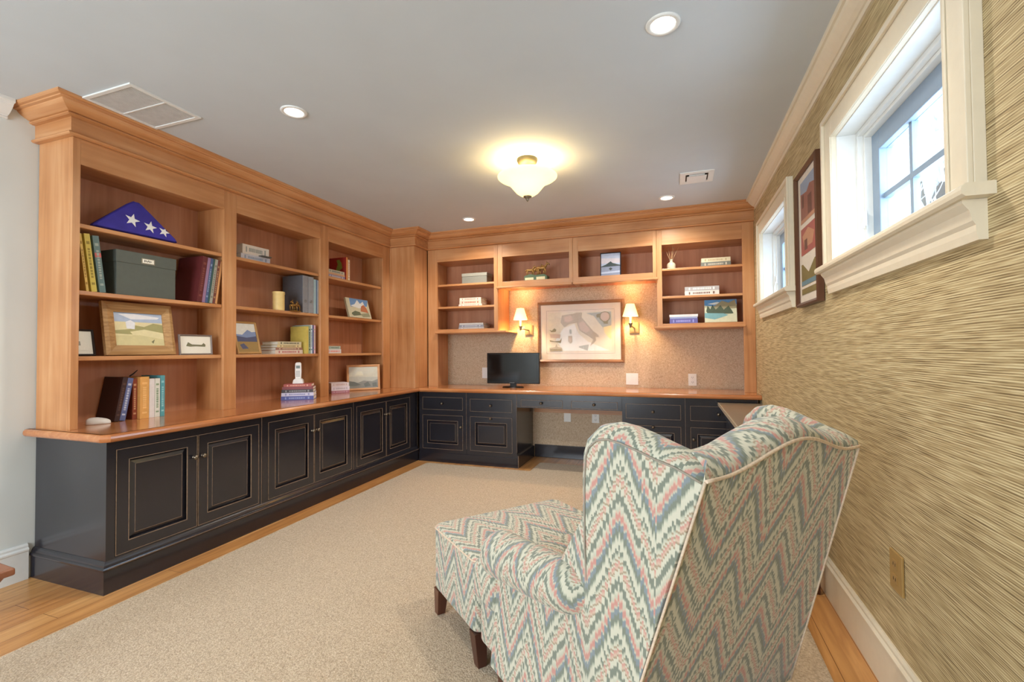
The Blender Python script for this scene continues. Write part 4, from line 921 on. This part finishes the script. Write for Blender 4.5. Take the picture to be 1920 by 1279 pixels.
# ------------------------------------------------------------------ framed map on the back wall
MAPM = [colmat((222, 212, 190)), colmat((186, 172, 150)), colmat((176, 178, 168)), colmat((150, 140, 112)), colmat((240, 220, 160)), colmat((232, 230, 222)), colmat((206, 184, 166))]
def ell(cx, cy, rx, ry, n=18): return [(cx+rx*math.cos(2*PI*i/n), cy+ry*math.sin(2*PI*i/n)) for i in range(n)]
lay = [(5, [(.12, .30), (.25, .60), (.42, .70), (.48, .45), (.62, .25), (.95, .02), (.25, .02)]),
       (1, [(.22, .92), (.50, .98), (.52, .80), (.44, .72), (.34, .70), (.26, .62), (.20, .74)]),
       (6, [(.26, .88), (.36, .92), (.40, .80), (.32, .74), (.26, .76)]),
       (1, [(.44, .98), (.54, .98), (.53, .86), (.60, .72), (.70, .52), (.79, .40), (.80, .35), (.74, .36), (.75, .28), (.71, .20), (.66, .14), (.68, .22), (.70, .30), (.64, .38), (.56, .46), (.49, .54), (.46, .70), (.42, .84)]),
       (6, [(.48, .72), (.56, .76), (.66, .54), (.60, .46), (.51, .54)]),
       (2, [(.60, .96), (.72, .88), (.80, .70), (.90, .50), (.97, .28), (.98, .60), (.98, .98)]),
       (4, [(.86, .60), (.98, .64), (.98, .30), (.94, .34), (.88, .46)]),
       (2, [(.48, .13), (.64, .18), (.62, .02), (.56, .06), (.49, .10)]),
       (1, [(.32, .40), (.38, .40), (.385, .24), (.35, .20), (.32, .26)]), (6, ell(.352, .31, .018, .06)), (2, [(.34, .56), (.37, .56), (.375, .46), (.35, .44), (.34, .48)]),
       (3, ell(.885, .86, .085, .13)), (6, ell(.885, .86, .068, .108)), (3, [(.76, .92), (.83, .95), (.82, .84), (.76, .84)]), (3, [(.85, .76), (.87, .68), (.93, .68), (.94, .78), (.89, .73)]),
       (3, [(.02, .56), (.05, .50), (.12, .51), (.13, .56), (.10, .60), (.06, .54)]), (6, [(.02, .46), (.20, .44), (.19, .34), (.04, .36)]), (3, [(.02, .30), (.10, .27), (.19, .28), (.22, .36), (.20, .22), (.12, .25), (.03, .26)]),
       (1, [(.02, .02), (.22, .02), (.22, .10), (.15, .12), (.13, .2), (.11, .12), (.02, .10)]), (3, [(.03, .03), (.21, .03), (.21, .06), (.03, .07)])]
r = frame_obj('framed_map', 'large framed antique map of a boot-shaped peninsula over the desk', 'framed map', (-.981, YB-.004, 1.052), 0, .945, .672, .034, .03, wood('map_frame_wood', 'x', (104, 68, 46), (140, 98, 68), (166, 124, 90), rough=.4), lay, MAPM, mat_w=.085, matm=plain('map_mount', (226, 212, 196), rough=.8, var=.02))
# thin line on the mount
b = M1(); x0_, x1_, z0_, z1_ = -.375, .375, .098, .574
for (a0, a1, c0, c1) in ((x0_, x1_, z0_, z0_+.0025), (x0_, x1_, z1_-.0025, z1_), (x0_, x0_+.0025, z0_, z1_), (x1_-.0025, x1_, z0_, z1_)): b.box(a0, a1, -.0112, -.0104, c0, c1)
b.build('mount_line', colmat((150, 134, 116)), r, world=False)

# ------------------------------------------------------------------ desk things
r = thing('television', 'small black flat screen standing on the desk', 'television', (-1.655, 4.70, S0))
M1().box(-.298, .298, -.012, .028, .040, .372).build('case', plain('gloss_black', (20, 19, 19), rough=.15), r, bevel=.006, seg=3, world=False)
M1().box(-.278, .278, -.0135, -.012, .066, .354).build('screen', SCREEN, r, world=False)
b = M1(); P = []
b.lathe([(.001, .001), (.12, .001), (.122, .006), (.11, .013), (.03, .016), (.001, .016)], seg=32); b.build('stand_base', plain('gloss_black', (20, 19, 19)), r, world=False)
r.children[-1].scale = (1, .62, 1)
M1().box(-.035, .035, .0, .018, .012, .06).build('stand_neck', plain('gloss_black', (20, 19, 19)), r, world=False)
b = M1()
for x in (-.035, -.02, -.005, .01): b.box(x, x+.008, -.0142, -.0132, .048, .053)
b.build('buttons', colmat((170, 170, 170)), r, world=False)
def outlet(label, x, z, w_=.075, h_=.118, slots=True, kind='duplex'):
    r = thing('wall_outlet', label, 'outlet', (x, YB-.001, z-h_/2))
    M1().box(-w_/2, w_/2, -.006, 0, 0, h_).build('cover_plate', WHITE, r, bevel=.002, world=False)
    if slots:
        n = 2
        for k in range(n):
            c = h_*(.3 if k == 0 else .7)
            b = M1().box(-.016, .016, -.0085, -.006, c-.014, c+.014); b.mat(1).box(-.009, -.006, -.009, -.0085, c-.004, c+.006).box(.006, .009, -.009, -.0085, c-.004, c+.006).box(-.002, .002, -.009, -.0085, c-.011, c-.007)
            b.build('socket', [WHITE, DARKM], r, world=False)
    elif kind == 'switch':
        for x_ in (-.025, .025):
            M1().box(x_-.014, x_+.014, -.0085, -.006, h_*.22, h_*.78).build('rocker', WHITE, r, bevel=.001, world=False)
    return r
outlet('wide double switch plate under the framed map', -.435, .880, .125, .120, False, 'switch')
outlet('white duplex outlet on the wall above the right desk end', .155, .880, .078, .120)
outlet('blank white jack plate inside the kneehole', -1.13, .461, .078, .118, False)
outlet('white duplex outlet inside the kneehole', -.822, .458, .078, .112)
outlet('white jack plate on the wall beside the television', -2.105, .930, .075, .125, False)
# brass outlet on the right wall
r = thing('wall_outlet', 'brass outlet cover on the grasscloth wall above the baseboard', 'outlet', (XR-.001, 1.868, .385), (0, 0, -PI/2))
M1().box(-.045, .045, -.008, 0, 0, .128).build('cover_plate', BRASS, r, bevel=.002, world=False)
for c in (.04, .088):
    b = M1().box(-.016, .016, -.011, -.008, c-.014, c+.014); b.mat(1).box(-.009, -.006, -.0115, -.011, c-.004, c+.006).box(.006, .009, -.0115, -.011, c-.004, c+.006)
    b.build('socket', [colmat((166, 130, 76), .4), DARKM], r, world=False)

# ------------------------------------------------------------------ triptych frame on the right wall
TM = [colmat((150, 100, 86)), colmat((150, 160, 178)), colmat((168, 92, 84)), colmat((124, 110, 62)), colmat((222, 212, 196)), colmat((96, 132, 146)), colmat((112, 72, 60)), colmat((190, 140, 110))]
def rectp(a, b_, c, d): return [(a, c), (b_, c), (b_, d), (a, d)]
lay = [(4, rectp(0, 1, 0, 1)), (0, rectp(.12, .9, .62, .95)), (1, [(.12, .86), (.45, .84), (.6, .88), (.9, .85), (.9, .95), (.12, .95)]), (6, [(.2, .84), (.3, .84), (.3, .74), (.2, .74)]), (6, [(.5, .8), (.7, .8), (.7, .66), (.5, .66)]), (7, rectp(.12, .9, .62, .65)),
       (2, rectp(.12, .9, .37, .58)), (7, [(.2, .52), (.5, .56), (.8, .5), (.7, .42), (.3, .42)]), (6, rectp(.3, .45, .40, .48)), (3, rectp(.12, .9, .06, .30)), (4, [(.2, .30), (.5, .22), (.8, .30)]), (5, rectp(.12, .9, .13, .165)), (4, rectp(.12, .9, .105, .125))]
r = frame_obj('picture_frame', 'tall narrow brown frame of three stacked photos between the side windows', 'picture frame', (XR-.004, 2.79, 1.415), -PI/2, .42, .735, .022, .032, plain('brown_frame', (88, 56, 38), rough=.35), lay, TM, lean=0, glass=True)

# ------------------------------------------------------------------ small wooden stool at the left edge
r = thing('wooden_stool', 'corner of a brown wooden stool at the lower left edge', 'stool', (-2.305, .835, .011))
M1().prism([(-.17, -.12), (.10, -.12), (.155, -.09), (.17, -.03), (.17, .10), (-.17, .12)], 2, .425, .450).build('seat', wood('chestnut', 'x', (110, 62, 40), (140, 84, 56), (160, 104, 74)), r, bevel=.006, seg=3, world=False)
for sx in (-1, 1):
    for sy in (-1, 1):
        x, y = sx*.07, sy*.04
        M1().tube([(x, y, .345), (x-sx*.0, y, .2), (x-sx*.02, y, .001)], [.018, .015, .011], 10).build('leg', LEG, r, world=False)
b = M1(); b.faces([(-.15, -.10, .424), (.145, -.07, .424), (.15, .085, .424), (-.15, .10, .424), (-.09, -.05, .34), (.09, -.05, .34), (.09, .05, .34), (-.09, .05, .34)], [(0, 1, 2, 3), (7, 6, 5, 4), (0, 4, 5, 1), (1, 5, 6, 2), (2, 6, 7, 3), (3, 7, 4, 0)])
b.build('apron', MATS['chestnut'], r, bevel=.004, world=False)
# ------------------------------------------------------------------ wing chair and ottoman
CH = thing('wing_chair', 'wing armchair in pastel flame stitch fabric seen from behind', 'armchair', (.0515, 1.007, .011), (0, 0, math.radians(50)))
WD = .64; ZB = .13
def zz(z): return z-.011
def rake(z): return (.92-z)*.30
def crest(x):
    t = (x-.32)/.32
    return .922+.055*math.cos(t*PI/2*1.15)**2 if abs(t) < .87 else .922
def flare(z): return -.075*max(0, (.92-z)/.79)     # side of the chair leans outwards towards the floor
# backrest
b = M1(); n = 28; P = []; UVs = []
def back_loop(x):
    c = crest(x); L_ = []
    for z in (.13, .3, .45, .6, .75, .88): L_.append((rake(z), z))
    L_.append((rake(c), c))
    for (df, dz) in ((.002, .014), (.018, .034), (.05, .045), (.09, .040), (.125, .018), (.14, -.02), (.15, -.08)): L_.append((rake(c)+df, c+dz))
    for (f_, z) in ((.19, .70), (.25, .52), (.30, .42), (.36, .38), (.36, .13)): L_.append((f_, z))
    return L_
for i in range(n+1):
    x = i/n
    row = []; u = []; acc = 0; prev = None
    for (f_, z) in back_loop(x*WD):
        e = -flare(z) if f_ < rake(z)+.008 else -.03
        xx = (x-.5)*(WD+2*e-.002)+WD/2
        row.append((xx, f_, zz(z)))
        if prev: acc += math.hypot(f_-prev[0], z-prev[1])
        prev = (f_, z); u.append((xx, acc))
    P.append(row); UVs.append(u)
m_ = len(P[0])
b.quadgrid(P, UV=lambda i, j: UVs[min(i, n)][j % m_] if j < m_ else (UVs[min(i, n)][0][0], UVs[min(i, n)][m_-1][1]+.2), close_j=True)
for e_ in (0, n):
    vs = [b.bm.verts.new(p) for p in P[e_]]; f = b.bm.faces.new(vs)
    for lp in f.loops: lp[b.uv].uv = (lp.vert.co.y, lp.vert.co.z)
b.build('backrest', FLAME, CH, world=False)
# sides with wings
def side_mesh(right):
    # outline in (f, z, bulge radius)
    O_ = [(.241, .13, .0), (.199, .27, .0), (.144, .455, .0), (.070, .70, .0), (0.006, .917, .004), (.03, .926, .020), (.065, .938, .030), (.11, .947, .034), (.155, .959, .036), (.20, .969, .038), (.235, .973, .038), (.268, .966, .038), (.293, .945, .036),
          (.303, .92, .034), (.306, .86, .032), (.304, .78, .030), (.301, .70, .028), (.298, .62, .024), (.303, .56, .012), (.48, .54, .0), (.66, .515, .0), (.76, .50, .0), (.785, .46, .0), (.79, .36, .0), (.79, .13, .0)]
    def splay(f_, z):
        return -.055*max(0, min(1, f_/.3))*max(0, min(1, (z-.50)/.14))*min(1, max(0, 1-(.0 if z > .56 else .2)))
    n = len(O_); b = M1(); b.uv = b.bm.loops.layers.uv.new('UVMap')
    th_ = .088; rings = []; uvr = []
    def nrm(i):
        a = O_[(i-1) % n]; c = O_[(i+1) % n]; dx, dz = c[0]-a[0], c[1]-a[1]; l = math.hypot(dx, dz); return (-dz/l, dx/l)
    K = 8
    for k in range(K+1):
        t = PI*k/K; x = th_*.5*(1-math.cos(t)); ring = []; uu = []
        for i, (f_, z, rb) in enumerate(O_):
            nn = nrm(i); o = rb*math.sin(t)
            F_, Z_ = f_+nn[0]*o, z+nn[1]*o
            X_ = x+flare(z)*(1-min(1, max(0, (z-.5)/.14))*min(1, max(0, f_/.3))*.6)+splay(f_, z)
            arc = rb*1.4*(t if t < PI/2 else PI-t)+.6*x*(1 if rb > .01 else 0)
            ring.append((WD-X_ if right else X_, F_, zz(Z_))); uu.append((f_+nn[0]*arc*.3+.37, z+arc))
        rings.append([b.bm.verts.new(p) for p in ring]); uvr.append(uu)
    for k in range(K):
        for i in range(n):
            j = (i+1) % n
            f = b.bm.faces.new([rings[k][i], rings[k][j], rings[k+1][j], rings[k+1][i]]); f.smooth = True
            for lp, (kk, ii) in zip(f.loops, ((k, i), (k, j), (k+1, j), (k+1, i))): lp[b.uv].uv = uvr[kk][ii]
    for k in (0, K):
        f = b.bm.faces.new(rings[k] if k else rings[k][::-1])
        idx = list(range(n)) if k else list(range(n))[::-1]
        for lp, ii in zip(f.loops, idx): lp[b.uv].uv = (O_[ii][0]+.37, O_[ii][1])
        if True:
            bmesh.ops.triangulate(b.bm, faces=[f])
    o = b.build('side_wing', FLAME, CH, world=False)
    # welt along the outer seam
    def ox(f_, z): return flare(z)*(1-min(1, max(0, (z-.5)/.14))*min(1, max(0, f_/.3))*.6)+splay(f_, z)
    q = M1(); q.tube([((WD-ox(f_, z)+.001) if right else ox(f_, z)-.001, f_, zz(z)) for f_, z, rb in O_[4:19]], .0028, 6)
    q.build('welt', colmat((150, 142, 128)), CH, world=False)
    return o
side_mesh(False); side_mesh(True)
# back welts
b = M1(); b.tube([((i/28-.5)*WD+WD/2, rake(crest(i/28*WD))-.002, zz(crest(i/28*WD))) for i in range(29)], .0042, 8); b.build('crest_welt', WELT, CH, world=False)
for s_ in (0, 1):
    b = M1(); b.tube([((flare(z) if s_ == 0 else WD-flare(z)), rake(z)-.001, zz(z)) for z in (.13, .3, .5, .7, .92)], .0032, 6); b.build('back_welt', WELT, CH, world=False)
# seat body and front rail
def rounded_box(b, x0, x1, y0, y1, z0, z1, r, crown=0.0, nx=10, ny=10, seg=4):
    """box with rounded vertical and horizontal edges, uv by direction, fabric pattern runs up the sides"""
    if b.uv is None: b.uv = b.bm.loops.layers.uv.new('UVMap')
    g = bmesh.ops.create_grid  # noqa
    # superellipse section loops
    cx, cy = (x0+x1)/2, (y0+y1)/2; hx, hy = (x1-x0)/2, (y1-y0)/2
    def loop(inset, z, rr):
        pts = []
        for (sx, sy, a0) in ((1, -1, -PI/2), (1, 1, 0), (-1, 1, PI/2), (-1, -1, PI)):
            for k in range(seg+1):
                a = a0+PI/2*k/seg
                pts.append((cx+sx*(hx-inset-rr)+rr*math.cos(a), cy+sy*(hy-inset-rr)+rr*math.sin(a), z))
        # subdivide straight runs
        out = []
        m = len(pts)
        for i in range(m):
            p, q = pts[i], pts[(i+1) % m]; out.append(p)
            d = math.hypot(p[0]-q[0], p[1]-q[1])
            if d > .05:
                nn = 8
                for t in range(1, nn): out.append(tuple(p[j]+(q[j]-p[j])*t/nn for j in range(3)))
        return out
    L_ = []
    prof = []
    for k in range(seg+1):
        a = PI/2*k/seg; prof.append((r*(1-math.sin(a)), z0+r*(1-math.cos(a))))
    for k in range(seg+1):
        a = PI/2*k/seg; prof.append((r*(1-math.cos(a)), z1-r*(1-math.sin(a))))
    for ins, z in prof: L_.append(loop(ins, z, max(.035-ins*.5, .012)))
    m = len(L_[0])
    for j in range(1, 6):
        t = j/6; L_.append([(cx+(p[0]-cx)*(1-t), cy+(p[1]-cy)*(1-t), z1+crown*math.sin(t*PI/2)) for p in L_[len(prof)-1]])
    V = [[b.bm.verts.new(p) for p in row] for row in L_]
    for i in range(len(V)-1):
        for k in range(m):
            f = b.bm.faces.new([V[i][k], V[i][(k+1) % m], V[i+1][(k+1) % m], V[i+1][k]]); f.smooth = True
    ct = b.bm.verts.new((cx, cy, z1+crown))
    for k in range(m): f = b.bm.faces.new([V[-1][k], V[-1][(k+1) % m], ct]); f.smooth = True
    b.bm.faces.new(V[0][::-1])
b = M1(); rounded_box(b, -.045, WD+.045, .28, .945, zz(.13), zz(.32), .014); b.boxuv(); b.build('seat_base', FLAME, CH, world=False)
# T cushion: main block between the arms and ears in front of them
b = M1(); rounded_box(b, .07, WD-.07, .25, .80, zz(.29), zz(.440), .035, .012); rounded_box(b, -.070, WD+.070, .78, .952, zz(.285), zz(.437), .040, .004)
b.boxuv(); b.build('seat_cushion', FLAME, CH, world=False)
# arms
def arm(right):
    b = M1(); P = []; UVv = []; K = 18; NS = 14
    for i in range(NS+1):
        t = i/NS; f_ = .285+.515*t
        zc = .572-.082*t; cx = -.040+.012*t-.006*math.sin(PI*t); rv = .066+.012*t; rh = .066+.010*t
        sc = min(1.0, (.35, .72, .93)[i]) if i < 3 else 1.0; cx += .03*(1-sc)
        P.append(([(cx+rh*sc*math.cos(a), f_, zc+rv*sc*math.sin(a)) for a in [2*PI*k/K for k in range(K)]]))
    # rounded front end
    t = 1.0; zc = .49; cx = -.028; rv = .078; rh = .076
    for k2 in range(1, 6):
        a2 = PI/2*k2/5; sc = math.cos(a2) if k2 < 5 else .05
        P.append([(cx+rh*sc*math.cos(a), .80+.045*math.sin(a2), zc+rv*sc*math.sin(a)) for a in [2*PI*k/K for k in range(K)]])
    P = [[((WD-x) if right else x, y, zz(z)) for (x, y, z) in row] for row in P]
    def UV(i, j):
        i = min(i, len(P)-1)
        return (P[i][0][1]+.05+(i-NS)*.012*(i > NS), .50+ j/K*2*PI*.07)
    b.quadgrid(P, UV=UV, close_j=True)
    b.build('arm', FLAME, CH, world=False)
arm(False); arm(True)
def tleg(parent, x, y, z1, dx, dy, top=.024, bot=.015, zb=0.0):
    b = M1()
    vs = [(x-top, y-top, z1), (x+top, y-top, z1), (x+top, y+top, z1), (x-top, y+top, z1), (x+dx-bot, y+dy-bot, zb), (x+dx+bot, y+dy-bot, zb), (x+dx+bot, y+dy+bot, zb), (x+dx-bot, y+dy+bot, zb)]
    b.faces(vs, [(0, 1, 2, 3), (7, 6, 5, 4), (0, 4, 5, 1), (1, 5, 6, 2), (2, 6, 7, 3), (3, 7, 4, 0)]); b.build('leg', LEG, parent, bevel=.002, world=False)
for x in (-.035, WD+.035):
    tleg(CH, x, .755, zz(.131), 0, .0); tleg(CH, x, .27, zz(.131), 0, -.06)
OT = thing('ottoman', 'square flame stitch ottoman pushed against the front of the wing chair', 'ottoman', (.0515, 1.007, .011), (0, 0, math.radians(50)))
a_ = math.radians(50); ofs = Vector((math.cos(a_)*.29-math.sin(a_)*1.14, math.sin(a_)*.29+math.cos(a_)*1.14, 0)); OT.location += ofs
b = M1(); rounded_box(b, -.34, .335, -.182, .245, zz(.13), zz(.415), .018, .014); b.boxuv(); b.build('upholstery', FLAME, OT, world=False)
q = M1(); lp = []
for (cx_, cy_, a0) in ((.335-.03, -.182+.03, -PI/2), (.335-.03, .245-.03, 0), (-.34+.03, .245-.03, PI/2), (-.34+.03, -.182+.03, PI)):
    for k in range(5): a = a0+PI/2*k/4; lp.append((cx_+.030*math.cos(a), cy_+.030*math.sin(a), zz(.400)))
q.tube(lp, .0035, 6, True); q.build('top_welt', WELT, OT, world=False)
for sx in (-1, 1):
    for sy in (-1, 1): tleg(OT, sx*.31-.003, .217 if sy > 0 else -.150, zz(.131), sx*.0, sy*.02, top=.026, bot=.018)

# ------------------------------------------------------------------ bare tree outside
def tree(x, y, z, h, label, seed):
    rnd = random.Random(seed); r = thing('bare_tree', label, 'tree', (x, y, z)); b = M1(); tw = M1()
    def br(p, d, l, rad, dep):
        pts = [p]; q = p.copy(); dd = d.copy()
        for k in range(4):
            dd = (dd+Vector((rnd.uniform(-.14, .14), rnd.uniform(-.14, .14), rnd.uniform(-.03, .10)))).normalized(); q = q+dd*l/4; pts.append(q.copy())
        (b if dep < 2 else tw).tube(pts, [rad*(1-.13*k) for k in range(5)], 5)
        if dep >= 5: return
        for k in range(3 if dep else 6):
            t = rnd.choice(pts[2:]) if dep else pts[min(4, 1+k % 4)]
            nd = (dd+Vector((rnd.uniform(-1, 1), rnd.uniform(-1, 1), rnd.uniform(-.1, .7)))*.8).normalized()
            br(t, nd, l*.62, rad*.55, dep+1)
    br(Vector((0, 0, 0)), Vector((0, 0, 1)), h*.45, h*.02, 0)
    b.build('trunk', plain('bark', (120, 112, 104), rough=.9), r, world=False); tw.build('twigs', plain('pale_bark', (226, 226, 226), rough=.9), r, world=False)  # twigs coloured near white, as if washed out by the bright sky
tree(4.6, 9.2, -1.2, 9.5, 'bare leafless tree outside the nearer side window', 3)
tree(6.5, 16, -1.2, 10, 'second bare tree farther off outside the windows', 8)
